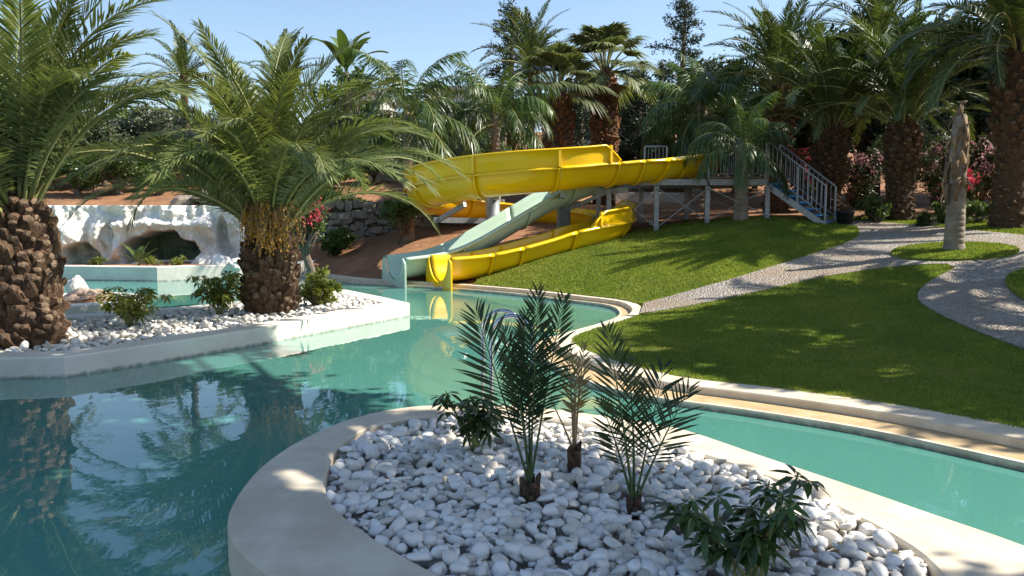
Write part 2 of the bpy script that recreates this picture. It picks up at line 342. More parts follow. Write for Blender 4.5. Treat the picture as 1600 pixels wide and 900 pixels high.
# ------------------------------------------------------------------ terrain height (thin plate spline through surveyed points)
CTRL = []
def cp(px, py, d, dz=0): p = P(px, py, d=d); CTRL.append((p.x, p.y, p.z + dz))
EDGE_PX = [(1900,735),(1750,701),(1600,672),(1400,635),(1200,607),(1050,588),(960,564),(905,543),(893,529),(930,514),(978,500),(1003,486),(980,471),(900,461),(820,452),(720,444),(640,439),(560,434),(480,424)]
EDGE = [tuple(P(x, y, z=.12))[:2] for x, y in EDGE_PX]
for x, y in EDGE: CTRL.append((x, y, .10))
for a in [(1250,413,18.5),(1491,395,18),(1440,470,14),(1600,552,10.6),(1400,600,9.3),(1340,362,22.5),(1290,348,24),(1160,343,24.5),(1080,346,26),(1000,331,30),
          (1400,345,24.5),(1570,352,22),(1600,368,20),(985,374,23.6),(850,398,22.6),(1100,420,18.5),(640,374,26.5),(560,402,25.6),(1010,312,34),
          (300,296,31),(150,300,31),(300,280,36),(560,300,31),(600,285,33),(480,385,27.2),(700,360,27.5),(760,362,26.5),(870,368,25.6)]: cp(*a)
CTRL += [(-40,60,7),(0,62,7.2),(40,60,6.5),(-25,40,4.5),(30,30,2.6),(22,10,.8),(20,-5,.5),(12,2,.15),(9,7,.2),(-30,20,1.5),(-26,0,.4),(12,45,4.3),(-60,110,10),(0,120,11),(60,110,10),(3,45,4.2),
         (24,45,4.4),(-8,27.2,1.9),(-12,27.2,1.95),(-4,31,2.7),(-16,27,2.0),(7,14,.5),(14,14,.75),(60,20,3),(-60,20,3),(60,-20,2),(-60,-20,2),(0,-20,.3)]
_c = np.array(CTRL)
def _phi(r2): return np.where(r2 < 1e-9, 0, .5 * r2 * np.log(r2 + 1e-12))
_n = len(_c); _A = np.zeros((_n+3, _n+3))
_d2 = ((_c[:, None, :2] - _c[None, :, :2])**2).sum(-1); _A[:_n, :_n] = _phi(_d2) + np.eye(_n) * .25
_A[:_n, _n:] = np.c_[np.ones(_n), _c[:, :2]]; _A[_n:, :_n] = _A[:_n, _n:].T
_w = np.linalg.solve(_A, np.r_[_c[:, 2], 0, 0, 0])
def H(x, y):
    x = np.atleast_1d(np.asarray(x, float)); y = np.atleast_1d(np.asarray(y, float))
    d2 = (x[:, None] - _c[None, :, 0])**2 + (y[:, None] - _c[None, :, 1])**2
    z = _phi(d2) @ _w[:_n] + _w[_n] + _w[_n+1] * x + _w[_n+2] * y
    return np.clip(z, .06, 14)
def h(x, y): return float(H(x, y)[0])
def G(px, py, dmin=5, dmax=60):
    ds = np.linspace(dmin, dmax, 400); pts = np.array([tuple(P(px, py, d=d)) for d in ds])
    hz = H(pts[:, 0], pts[:, 1]); below = np.where(pts[:, 2] <= hz)[0]
    i = below[0] if len(below) else len(ds) - 1
    return Vector(pts[i])
def Gxy(px, py, **k): p = G(px, py, **k); return (p.x, p.y)

def sheet(name, outline, mat, dz=0, step=.5, skirt=0, holes=(), zfun=None, extra=None, rough=0):
    out = np.asarray(outline, float)[:, :2]; zf = zfun or H
    x0, y0 = out.min(0); x1, y1 = out.max(0)
    gx, gy = np.meshgrid(np.arange(x0, x1, step), np.arange(y0, y1, step)); gx = gx.ravel(); gy = gy.ravel()
    gx = gx + RNG.uniform(-.2, .2, gx.shape) * step; gy = gy + RNG.uniform(-.2, .2, gy.shape) * step
    keep = inside(gx, gy, out)
    for hh in holes: keep &= ~inside(gx, gy, hh)
    pts = [Vector(p) for p in out]; edges = [(i, (i+1) % len(out)) for i in range(len(out))]
    for hh in holes:
        o = len(pts); pts += [Vector((p[0], p[1])) for p in hh]; edges += [(o+i, o+(i+1) % len(hh)) for i in range(len(hh))]
    pts += [Vector((a, b)) for a, b in zip(gx[keep], gy[keep])]
    if extra is not None: pts += [Vector(p) for p in extra]
    vo, eo, fo = delaunay_2d_cdt(pts, edges, [], 0, 1e-4)[:3]
    V2 = np.array([tuple(v) for v in vo]); F = np.array([f for f in fo if len(f) == 3])
    ce = V2[F].mean(1); k = inside(ce[:, 0], ce[:, 1], out)
    for hh in holes: k &= ~inside(ce[:, 0], ce[:, 1], hh)
    F = F[k]
    a, b, c = V2[F[:, 0]], V2[F[:, 1]], V2[F[:, 2]]
    flip = ((b[:, 0]-a[:, 0])*(c[:, 1]-a[:, 1]) - (b[:, 1]-a[:, 1])*(c[:, 0]-a[:, 0])) < 0
    F[flip] = F[flip][:, ::-1]
    z = zf(V2[:, 0], V2[:, 1]) + dz
    V = np.c_[V2, z]; Qs = []
    if skirt:
        n = len(V); oz = zf(out[:, 0], out[:, 1]) + dz
        V = np.r_[V, np.c_[out, oz], np.c_[out, oz - skirt]]; m = len(out)
        Qs = np.array([[n+i, n+m+i, n+m+(i+1) % m, n+(i+1) % m] for i in range(m)])
    return ob(name, mk(name, V, [F] + ([Qs] if skirt else []), mat))

# ------------------------------------------------------------------ the setting: ground, pool, water
edge_s = catmull([(x, y) for x, y in EDGE], .35)
POOL = [tuple(p) for p in edge_s] + [(-7.2, 25.6), (-7.6, 27.0), (-15.5, 27.0), (-22, 24), (-22, -6), (14, -6), (9, 1), (6.6, 4.6)]
far = [(x + random.uniform(-1, 1), y + random.uniform(-1, 1)) for x in range(-90, 91, 6) for y in range(-25, 150, 6)]
gx, gy = np.meshgrid(np.arange(-24, 24, .7), np.arange(4, 42, .7)); gk = ~inside(gx.ravel(), gy.ravel(), POOL)
near = list(zip(gx.ravel()[gk], gy.ravel()[gk]))
ip = inside(np.array([f[0] for f in far]), np.array([f[1] for f in far]), POOL)
far = [f for f, q in zip(far, ip) if not q]
def HR(x, y):
    z = H(x, y); n = np.array([mnoise.noise((a*.7, b*.7, 3.1)) + .5*mnoise.noise((a*2.1, b*2.1, 1.7)) for a, b in zip(x, y)])
    return z + n * .05 * np.clip((z - .15) * 2, 0, 1) - .03
struct(sheet('ground', [(-95,-30),(95,-30),(95,155),(-95,155)], M['soil'], 0, 50, holes=[POOL], zfun=HR, extra=near + far))
fl = MB().box((-4, 10, -1.25), (50, 50, .1)).build('pool_floor', M['poolfloor']); struct(fl)
wt = MB(); wt.add([[-24,-8,0],[16,-8,0],[16,28.5,0],[-24,28.5,0]], quads=[[0,1,2,3]]); struct(wt.build('pool_water', M['water']))
# pool wall below the coping
es = np.array(POOL); n = len(es)
V = np.r_[np.c_[es, np.full(n, .02)], np.c_[es, np.full(n, -1.25)]]
struct(ob('pool_wall', mk('pool_wall', V, [np.array([[i, (i+1)%n, n+(i+1)%n, n+i] for i in range(n)])], M['poolfloor'], smooth=False)))

# coping kerb with a lower ledge, swept along the pool edge
def sweep(name, line, prof, mat, midx=None, smooth=False):
    k = len(prof); n = len(line); nn = offset(line, .1, closed=False) - np.asarray(line)[:, :2]; nn *= 10
    f = np.interp(np.asarray(line)[:, 1], [9.5, 13.0], [1.0, .5])      # the kerb is narrower at the far end of the pool
    V = np.array([[line[i][0] + nn[i][0]*prof[j][0]*f[i], line[i][1] + nn[i][1]*prof[j][0]*f[i], prof[j][1]] for i in range(n) for j in range(k)])
    Q = np.array([[i*k+j, i*k+j+1, (i+1)*k+j+1, (i+1)*k+j] for i in range(n-1) for j in range(k-1)])
    mi = [[(midx[j] if midx else 0) for i in range(n-1) for j in range(k-1)]]
    return ob(name, mk(name, V, [Q], mat, mi, smooth))
cl = edge_s
kp = sweep('pool_coping', cl, [(-.06,-.05),(-.06,.115),(-.045,.13),(.34,.13),(.355,.115),(.355,.05),(.74,.045),(.745,.062),(.80,.062),(.81,.05),(.81,-.1),(.81,-1.2)],
           [M['plaster'], M['ledge'], M['poolfloor']], [0,0,0,0,0,1,0,0,0,0,2])
struct(kp)
# construction joints across the coping: each slab edge a shallow groove strip
def lawn_poly(pts): return pts
# ------------------------------------------------------------------ path and lawns
up_e = [(1006,478),(1080,458),(1160,436),(1250,408),(1318,385),(1342,370),(1336,356),(1300,351)]
lo_e = [(1000,495),(1080,481),(1200,456),(1300,434),(1400,421),(1480,417),(1492,424),(1455,443),(1434,463),(1442,482),(1500,513),(1600,553)]
UP = catmull([Gxy(*q) for q in up_e], .4); LO = catmull([Gxy(*q) for q in lo_e], .3)
FARP = [Gxy(1370,350), Gxy(1430,355), Gxy(1510,362), Gxy(1600,371)]
PATH = [tuple(p) for p in UP] + [(8.9,24.6)] + FARP + [(15.5,19.5),(15.5,16.5)] + [Gxy(1640,412)] + [tuple(p) for p in catmull([Gxy(1600,428),Gxy(1576,438),Gxy(1572,454),Gxy(1600,478)], .4)] + [(9.2,13.0),(9.5,9.2),(8.0,8.6)] + [tuple(p) for p in LO[::-1]]
struct(sheet('gravel_path', PATH, M['gravel'], .055, .4, skirt=.12))
e_in = [tuple(p) for p in edge_s]
def near_i(px, py): q = P(px, py, z=.12); return int(np.argmin(((edge_s - np.array([q.x, q.y]))**2).sum(1)))
i1, i2 = near_i(990, 474), near_i(722, 444)
LAWN_A = [tuple(p) for p in edge_s[i1:i2]] + [(-.6,21.9),(.9,22.4),(2.1,23.0),(3.2,24.1),(3.6,24.9),(5.2,25.4),(8.7,24.5)] + [tuple(p) for p in UP[::-1]]
i3, i4 = near_i(1900, 735), near_i(980, 501)
LAWN_B = [tuple(p) for p in edge_s[i3:i4]][::-1] + [(6.4,5.2),(8.0,4.9),(8.3,8.4)] + [tuple(p) for p in LO[::-1]]
LAWN_C = [tuple(p) for p in catmull([Gxy(1600,428),Gxy(1576,438),Gxy(1572,454),Gxy(1600,478)], .4)] + [(9.2,13.0),(11,12),(15,13),(15,15.8)]
eC = P(1490, 394.5, d=17.9)
LAWN_D = [(eC.x + 1.22*math.cos(a)*(1.0), eC.y + 1.1*math.sin(a)) for a in np.linspace(0, 2*math.pi, 40)[:-1]]
LAWN_E = FARP[::-1] + [(8.9,24.7),(9.5,25.6),(12,25.2),(15.5,23.5),(15.5,19.8)]
LAWNS = [('lawn', LAWN_A, .04), ('lawn', LAWN_B, .03), ('lawn', LAWN_C, .09), ('lawn', LAWN_D, .10), ('lawn', LAWN_E, .035)]
for nm, pl, dz in LAWNS: struct(sheet(nm, pl, M['lawn'], dz, .35, skirt=.15))
def grass(pls, dens):
    Vs = []; Fs = []; o = 0
    for _, pl, dz in pls:
        a = np.asarray(pl); x0, y0 = a.min(0); x1, y1 = a.max(0); n = int((x1-x0)*(y1-y0)*dens)
        x = RNG.uniform(x0, x1, n); y = RNG.uniform(y0, y1, n); k = inside(x, y, pl)
        rr = np.hypot(x, y); k &= RNG.uniform(0, 1, n) < np.clip(9.0 / rr, .25, 1.0)
        x, y = x[k], y[k]; rr = rr[k]; z = H(x, y) + dz - .006; n = len(x)
        an = RNG.uniform(0, 6.28, n); wd = RNG.uniform(.004, .008, n) * np.clip(rr/8, 1, 2.6); ht = RNG.uniform(.014, .036, n) * np.clip(rr/14, 1, 1.4)
        le = RNG.uniform(0, .028, n); la = RNG.uniform(0, 6.28, n)
        c, s = np.cos(an) * wd, np.sin(an) * wd
        V = np.stack([np.c_[x-c, y-s, z], np.c_[x+c, y+s, z], np.c_[x+le*np.cos(la), y+le*np.sin(la), z+ht]], 1).reshape(-1, 3)
        Vs.append(V); Fs.append(np.arange(3*n).reshape(-1, 3) + o); o += 3*n
    return ob('grass', mk('grass', np.concatenate(Vs), [np.concatenate(Fs)], M['grass'], smooth=False))
struct(grass(LAWNS, 3800), 'stuff', 'short mown green grass covering the lawns', 'grass')

# ------------------------------------------------------------------ raised plaster planters
def ring_wall(name, outer, inner, zt, zb, mat, parent=None, zi=None):
    n = len(outer); zi = zi if zi is not None else zt - .2
    prof = []
    ocen = offset(outer, .02)
    V = []; k = 7
    for i in range(n):
        o, q, ii = outer[i], ocen[i], inner[i]; e = np.array(ii) - np.array(q); e = e / (np.linalg.norm(e) + 1e-9); i2 = np.array(ii) - e * .02
        V += [[o[0],o[1],zb],[o[0],o[1],zt-.02],[*(.6*np.array(o)+.4*q),zt-.006],[q[0],q[1],zt],[i2[0],i2[1],zt],[ii[0],ii[1],zt-.015],[ii[0],ii[1],zi]]
    Q = [[i*k+j, i*k+j+1, ((i+1)%n)*k+j+1, ((i+1)%n)*k+j] for i in range(n) for j in range(k-1)]
    return ob(name, mk(name, V, [np.array(Q)[:, ::-1]], mat, smooth=False), parent)
def resample(poly, n):
    p = np.r_[poly, poly[:1]]; s = np.r_[0, np.cumsum(np.linalg.norm(np.diff(p, axis=0), axis=1))]
    u = np.linspace(0, s[-1], n+1)[:-1]
    return np.c_[np.interp(u, s, p[:, 0]), np.interp(u, s, p[:, 1])]
def area(p): p = np.asarray(p); return .5*np.sum(p[:,0]*np.roll(p[:,1],-1)-np.roll(p[:,0],-1)*p[:,1])
# foreground island
ZI = .25
isl_o = [(355,812),(372,770),(415,722),(480,681),(560,650),(650,634),(750,630),(850,637),(950,650),(1060,668),(1200,714),(1330,757),(1460,802),(1600,850),(1800,930),(2050,1060),(2000,1190),(1600,1250),(1100,1180),(720,1040),(520,950),(420,895),(368,850)]
ISO = catmull([tuple(P(x, y, z=ZI))[:2] for x, y in isl_o], .12, closed=True)
isl_i = [(509,770),(513,735),(530,700),(575,672),(640,656),(740,652),(850,657),(960,675),(1060,703),(1140,728),(1230,762),(1330,808),(1420,858),(1470,905),(1500,960),(1440,1030),(1250,1060),(1000,1030),(800,958),(680,899),(590,848),(530,803)]
ISI = catmull([tuple(P(x, y, z=ZI-.02))[:2] for x, y in isl_i], .12, closed=True)
if area(ISO) < 0: ISO = ISO[::-1]
if area(ISI) < 0: ISI = ISI[::-1]
ISO = resample(ISO, 160)
# match inner points by nearest parameter
c0 = ISI.mean(0)
def match(outer, inner):
    inn = resample(inner, len(outer)*4); out = []; a0 = None
    j = int(np.argmin(((inn - outer[0])**2).sum(1)))
    for i, o in enumerate(outer):
        best = min(range(j, j + 40), key=lambda q: ((inn[q % len(inn)] - o)**2).sum())
        j = best; out.append(inn[j % len(inn)])
    return np.array(out)
ISM = match(ISO, ISI)
isl = thing('island_planter', 'low curved cream plaster planter in the foreground filled with white pebbles', 'planter')
ring_wall('rim', ISO, ISM, ZI, -1.2, M['plaster'], isl)
M['grit'] = surf('marble_grit', (.30,.27,.23), (.58,.55,.50), scale=45, rough=.95, bump=.9, bscale=50, dist=.02)
b = sheet('grit_bed', ISM, M['grit'], 0, .4, zfun=lambda x, y: np.full(np.shape(x), ZI - .10)); b.parent = isl

# left planter with the two big date palms
lp = [tuple(P(x, y, z=ZI))[:2] for x, y in [(640,473),(600,464),(540,452),(480,457),(400,467),(320,476),(200,485),(100,492),(-200,515)]] + [(-15,12.5),(-15,8.6)] + [tuple(P(x, y, z=ZI))[:2] for x, y in [(-250,590),(0,559),(100,557),(250,536),(400,513),(520,493)]]
LP = np.array(lp)
if area(LP) < 0: LP = LP[::-1]
LPI = offset(LP, .42)
left = thing('left_planter', 'long angular cream plaster planter holding the two large date palms', 'planter')
ring_wall('rim', LP, LPI, ZI, -1.2, M['plaster_w'], left)
b = sheet('soil_bed', LPI, M['mortar'], 0, .6, zfun=lambda x, y: np.full(np.shape(x), ZI - .1)); b.parent = left
# small round planter behind it
c = P(95, 470, z=.25)
RP = np.array([(c.x + 1.35*math.cos(a), c.y + .3 + 1.35*math.sin(a)) for a in np.linspace(0, 2*math.pi, 49)[:-1]])
rp = thing('round_planter', 'small round white plaster planter with brown rocks behind the left date palm', 'planter')
ring_wall('rim', RP, offset(RP, .45), .25, -1.2, M['plaster_w'], rp)
b = sheet('soil_bed', offset(RP, .44), M['soil'], 0, .4, zfun=lambda x, y: np.full(np.shape(x), .2)); b.parent = rp
# planter below the rock waterfall
cA = P(245, 417, z=.4)
BP = np.array([(cA.x, cA.y), (-6.2, 25.0), (-6.0, 26.6), (-15.8, 26.6), (-15.8, 24.6), (-13.0, 23.7)])
if area(BP) < 0: BP = BP[::-1]
bp_ = thing('waterfall_planter', 'white plaster planter wall along the foot of the rock waterfall', 'planter')
ring_wall('rim', BP, offset(BP, .35), .4, -1.2, M['plaster_w'], bp_)
b = sheet('soil_bed', offset(BP, .34), M['soil'], 0, .8, zfun=lambda x, y: np.full(np.shape(x), .34)); b.parent = bp_

# ------------------------------------------------------------------ pebbles
def ico():
    bm = bmesh.new(); bmesh.ops.create_icosphere(bm, subdivisions=2, radius=1)
    V = np.array([v.co[:] for v in bm.verts]); F = np.array([[v.index for v in f.verts] for f in bm.faces]); bm.free(); return V, F
IV, IF = ico()
def pebble_shape(seed):
    rr = np.random.default_rng(seed); V = IV.copy()
    for _ in range(4):
        d = rr.normal(size=3); d /= np.linalg.norm(d); V += np.outer(np.maximum(0, V @ d - .25) * rr.uniform(-.7, .25), d)
    o = rr.uniform(0, 50, 3)
    nz = np.array([mnoise.noise(Vector(v*1.3+o)) for v in V]); V *= (1 + .24*nz)[:, None]
    return V * np.array([1.0, rr.uniform(.58, .92), rr.uniform(.42, .72)])
PSH = [pebble_shape(s) for s in range(12)]
PME = [mk('pebble', v, [IF], M['pebble']) for v in PSH]
def rand_rot(n):
    az = RNG.uniform(0, 6.28, n); tx = RNG.normal(0, .3, n); ty = RNG.normal(0, .3, n)
    ca, sa, cx, sx, cy, sy = np.cos(az), np.sin(az), np.cos(tx), np.sin(tx), np.cos(ty), np.sin(ty); o = np.zeros(n); i = np.ones(n)
    Z = np.stack([ca,-sa,o,sa,ca,o,o,o,i],1).reshape(n,3,3); X = np.stack([i,o,o,o,cx,-sx,o,sx,cx],1).reshape(n,3,3); Y = np.stack([cy,o,sy,o,i,o,-sy,o,cy],1).reshape(n,3,3)
    return X @ Y @ Z
def pebble_field(poly, spacing, rmin, rmax, z0, mound=None, margin=.0):
    poly = np.asarray(poly); x0, y0 = poly.min(0); x1, y1 = poly.max(0); pts = []
    for lay in range(2):
        gx, gy = np.meshgrid(np.arange(x0, x1, spacing), np.arange(y0, y1, spacing*.87)); gx = gx + (np.arange(gx.shape[0]) % 2)[:, None]*spacing/2
        gx = gx.ravel() + RNG.normal(0, spacing*.2, gx.size); gy = gy.ravel() + RNG.normal(0, spacing*.2, gy.size)
        ins = offset(poly, margin + rmax*.25); k = inside(gx, gy, ins)
        if lay: k &= RNG.uniform(0, 1, gx.size) < .6
        gx, gy = gx[k], gy[k]; r = rmin + (rmax-rmin)*RNG.beta(1.1, 1.9, len(gx))
        z = z0 + (mound(gx, gy) if mound else 0) + r*.35 + lay*spacing*.33 + RNG.normal(0, .006, len(gx))
        pts.append(np.c_[gx, gy, z, r])
    return np.concatenate(pts)
def joined_pebbles(name, pts, rots):
    n = len(pts); sh = RNG.integers(0, 12, n); base = np.stack(PSH)[sh]
    V = np.einsum('nij,nvj->nvi', rots, base) * pts[:, 3][:, None, None] + pts[:, None, :3]
    F = (IF[None] + (np.arange(n)*len(IV))[:, None, None]).reshape(-1, 3)
    return ob(name, mk(name, V.reshape(-1, 3), [F], M['pebble']))
pf = pebble_field(ISI, .084, .028, .082, ZI - .085, mound=lambda x, y: .05*np.clip(1 - ((x-.9)**2 + (y-5.2)**2)/4, 0, 1))
def proj(p):
    y = p[:,1]*math.cos(PITCH) - (p[:,2]-CAM_Z)*math.sin(PITCH); u = p[:,1]*math.sin(PITCH) + (p[:,2]-CAM_Z)*math.cos(PITCH)
    return 800 + FPX*p[:,0]/y, 450 - FPX*u/y, y
sx, sy, dp = proj(pf); vis = (sx > 380) & (sx < 1560) & (sy < 893) & (sy > 640)
lay2 = pf[:, 2] > ZI - .085 + .03
score = np.where(vis, pf[:, 3]/dp * (1 + .35*lay2), 0); order = np.argsort(-score); top = order[:300]; rest = order[300:]
rots = rand_rot(len(pf))
for i in top:
    o = ob('pebble', PME[int(RNG.integers(0, 12))]); mm = Matrix(rots[i].tolist()).to_4x4()
    o.matrix_world = Matrix.Translation(pf[i, :3].tolist()) @ mm @ Matrix.Scale(float(pf[i, 3]), 4)
    tag(o, 'large smooth white pebble lying in the foreground island bed', 'pebble', 'large white pebbles in the island bed')
struct(joined_pebbles('island_pebbles', pf[rest], rots[rest]), 'stuff', 'smaller white pebbles filling the foreground island bed', 'pebbles')
pl_ = pebble_field(LPI, .125, .045, .085, ZI - .09)
pl_ = pl_[(pl_[:, 0] > -10.5)]
struct(joined_pebbles('planter_pebbles', pl_, rand_rot(len(pl_))), 'stuff', 'white pebbles covering the long left planter', 'pebbles')

# ------------------------------------------------------------------ palm building blocks
def frame_pts(L, e0, e1, n=14, pw=1.2, sway=0.0):
    t = np.linspace(0, 1, n); e = e0 + (e1 - e0) * t**pw
    tm = (e[1:] + e[:-1]) / 2; ds = L / (n-1)
    x = np.r_[0, np.cumsum(np.cos(tm)*ds)]; z = np.r_[0, np.cumsum(np.sin(tm)*ds)]
    return np.c_[x, sway*L*t**2, z]
def frond_mesh(name, L, e0, e1, n, ll, lw, v0, droop, mats, seed=0, pet=.12, sway=0., a0=62, a1=22, plume=0., rw=.035, pw=1.2, jit=.1, keep=1.0):
    rr = np.random.default_rng(seed); C = frame_pts(L, R(e0), R(e1), 16, pw, sway); mb = MB()
    rad = np.linspace(rw, rw*.15, 16); mb.tube(C, list(rad), 4, m=1, cap=False)
    t = np.linspace(pet, .995, n); s = np.r_[np.ones(n), -np.ones(n)]; t = np.r_[t, t + .4*(t[1]-t[0])]; t = np.clip(t + rr.normal(0, .002, 2*n), 0, .999)
    if keep < 1: k = rr.uniform(0, 1, 2*n) < keep; t = t[k]; s = s[k]
    N_ = len(t); u = t*15; i = np.minimum(u.astype(int), 14); f = (u - i)[:, None]
    B = C[i]*(1-f) + C[i+1]*f; D = C[i+1] - C[i]; D /= np.linalg.norm(D, axis=1)[:, None]
    Y = np.tile([0, 1., 0], (N_, 1)); Nn = np.cross(D, Y); Nn *= np.sign(Nn[:, 2:3] + 1e-6) if e0 < 90 else 1
    q = (t - pet) / (1 - pet)
    a = np.radians(a0 + (a1 - a0) * q**1.3 + rr.normal(0, 4, N_)); v = np.radians(v0 + rr.normal(0, 5, N_) + plume * rr.uniform(-1, 1, N_))
    Sv = Y * (s*np.cos(v))[:, None] + Nn * np.sin(v)[:, None]
    D2 = D*np.cos(a)[:, None] + Sv*np.sin(a)[:, None]
    prof = np.minimum(1, .35 + 3.2*q) * (1 - .62*np.clip((q-.45)/.55, 0, 1)**1.6)
    l = ll*prof*(1 + rr.normal(0, jit, N_)); W = np.cross(D2, Sv*0 + Nn); W = D - D2*(D*D2).sum(1)[:, None]; W /= (np.linalg.norm(W, axis=1)[:, None] + 1e-9)
    # leaflet blade stands partly on edge, as folded palm leaflets do
    W = W*np.cos(.5) + Nn*np.sin(.5)*.6; W /= np.linalg.norm(W, axis=1)[:, None]
    g = np.array([0, 0, -1.0]); dr = droop*(1 + rr.normal(0, .25, N_))
    def pt(k): return B + D2*(l*k)[:, None] + g*(dr*l*k*k)[:, None]
    ww = lw*(.75 + .5*prof)
    m1, m2, tp = pt(.3), pt(.7), pt(1.0); w1 = W*(ww*.5)[:, None]; w2 = W*(ww*.36)[:, None]
    V = np.stack([B, m1-w1, m1+w1, m2-w2, m2+w2, tp], 1).reshape(-1, 3); o = np.arange(N_)[:, None]*6
    mb.add(V, np.r_[o + [0,2,1], o + [3,4,5]], o + [1,2,4,3], 0)
    return mb.mesh(name, mats, True)
def fan_mesh(name, pl, e0, Rf, mats, seed=0, nseg=26, spread=150):
    rr = np.random.default_rng(seed); C = frame_pts(pl, R(e0), R(e0-25), 6, 1.0); mb = MB(); mb.tube(C, [.03,.026,.022,.02,.018,.015], 4, m=1, cap=False)
    o = C[-1]; e = R(e0-30); D = np.array([math.cos(e), 0, math.sin(e)]); Y = np.array([0, 1., 0]); Nn = np.cross(D, Y); Nn *= np.sign(Nn[2]+1e-6)
    for k in range(nseg):
        a = R(-spread/2 + spread*k/(nseg-1) + rr.normal(0, 1.5)); d = D*math.cos(a) + Y*math.sin(a); d = d + Nn*.22*abs(math.sin(a)); d /= np.linalg.norm(d)
        l = Rf*(1 - .22*abs(a)/R(spread/2))*rr.uniform(.9, 1.08); wv = np.cross(d, Nn); wv /= np.linalg.norm(wv); g = np.array([0,0,-1.])
        p = lambda q: o + d*l*q + g*l*(.42*max(0, q-.5)**1.5*2.2 + .03*q)
        wd = .042*Rf/.9*(1.25); P1, P2, P3, P4 = p(.3), p(.6), p(.85), p(1.05)
        mb.add([o, P1-wv*wd*.8, P1+wv*wd*.8, P2-wv*wd*.75+Nn*.01, P2+wv*wd*.75, P3-wv*wd*.35, P3+wv*wd*.35, P4], [[0,2,1],[5,6,7]], [[1,2,4,3],[3,4,6,5]], 0)
    return mb.mesh(name, mats, True)
GA = math.pi*(3 - math.sqrt(5))
_boots = {}
def boot_mesh(w_, h_, out, m1, m2, seed):
    k = (w_, h_, out, m1, m2, seed)
    if k in _boots: return _boots[k]
    rr = np.random.default_rng(seed); j = lambda s: rr.uniform(-s, s)
    w2, hh = w_/2, h_
    base = [[-w2,-.03,-hh*.5],[w2,-.03,-hh*.5],[w2*.95,-.03,hh*.45],[-w2*.95,-.03,hh*.45]]
    mid = [[-w2*.92,out*.4+j(.012),-hh*.3],[w2*.92,out*.4+j(.012),-hh*.3]]
    cy_, cz_ = out + j(.02), hh*.5 + j(.03); rx_, rz_ = w2*(.6+j(.12)), hh*(.15+j(.04)); end = []
    for q in range(6): a_ = math.pi*2*q/6 + math.pi/6 + j(.15); end.append([rx_*math.cos(a_)*-1, cy_ - .35*rz_*math.sin(a_)+j(.008), cz_ + rz_*math.sin(a_)])
    V = base + mid + end      # end: 6..11 starting lower right going round
    mb = MB(); mb.add(V, [[1,2,5],[0,4,3],[5,2,6+2] ,[4,6+5,3],[4,5,6+4],[4,6+4,6+5],[5,6+3,6+4],[5,6+2,6+3],[3,6+5,6+0],[2,6+1,6+2],[2,3,6+1],[3,6+0,6+1]], [[0,1,5,4]], 0)
    mb.add(end + [[0, cy_+.012, cz_]], [[q,(q+1)%6,6] for q in range(6)], (), 1)
    _boots[k] = mb.mesh('leaf_base', [m1, m2]); return _boots[k]
def boots(trunk, zs, radf, nrow_gap, w_, h_, out, m1, m2, n, seed=0, tilt=0.0, small=None):
    rr = np.random.default_rng(seed); z0, z1 = zs
    for k in range(n):
        t = k/(n-1); z = z0 + (z1-z0)*t; a = k*GA + rr.normal(0, .11); z += rr.normal(0, .02); r = radf(z)
        s = rr.uniform(.65, 1.3)
        if small and z < small[0]: s *= small[1]
        me = boot_mesh(w_, h_, out, m1, m2, int(rr.integers(0, 5)))
        Mx = Matrix.Translation((r*math.cos(a), r*math.sin(a), z)) @ Matrix.Rotation(a - math.pi/2, 4, 'Z') @ Matrix.Rotation(tilt + rr.normal(0, .22), 4, 'X') @ Matrix.Rotation(rr.normal(0, .2), 4, 'Y') @ Matrix.Diagonal((s, s*rr.uniform(.6, 1.4), s*rr.uniform(.85, 1.25), 1))
        ob('leaf_base', me, trunk, Mx)
_fr = {}
def date_set(key, L, mats, n=95, ll=.52, lw=.032, droopy=1.0, nv=3, pw=1.35):
    """frond meshes sorted by starting elevation"""
    if key in _fr: return _fr[key]
    S = []
    for e0, e1 in [(86, 30), (76, 0), (64, -22), (50, -45), (36, -62), (20, -72), (4, -80), (-14, -85)]:
        S.append([frond_mesh('frond', L*rs, e0+RNG.uniform(-4, 4), e0 + (e1-e0)*droopy + RNG.uniform(-8, 8), n, ll, lw, 24, .22, mats, seed=int(RNG.integers(1e6)), sway=RNG.uniform(-.12, .12), pw=pw) for rs in np.linspace(.9, 1.08, nv)])
    _fr[key] = S; return S
def crown(root, S, zc, n, emin=0, emax=7, seed=0, r0=.12, skip=None, scale=1.0, name='frond', bias=1.0):
    rr = np.random.default_rng(seed)
    for k in range(n):
        t = (k + .5)/n; c = min(len(S)-1, int(emin + (emax-emin+.999)*t**bias)); az = k*GA*1.0 + rr.normal(0, .15) + seed
        if skip and skip(az % (2*math.pi), c): continue
        v = S[c]; me = v[int(rr.integers(0, len(v)))]
        Mx = Matrix.Translation((r0*math.cos(az)*(.3+t), r0*math.sin(az)*(.3+t), zc - .25*t)) @ Matrix.Rotation(az, 4, 'Z') @ Matrix.Rotation(rr.normal(0, .06), 4, 'X') @ Matrix.Rotation(rr.normal(0, .05), 4, 'Y') @ Matrix.Scale(scale*rr.uniform(.9, 1.08), 4)
        ob(name, me, root, Mx)
def trunk_lathe(root, prof, mat, jit=.04, n=18, seed=0, name='trunk'):
    return MB().lathe(prof, n, jit=jit, seed=seed).build(name, mat, root, True)
def interp(prof): zz = [p[1] for p in prof]; rr = [p[0] for p in prof]; return lambda z: float(np.interp(z, zz, rr))
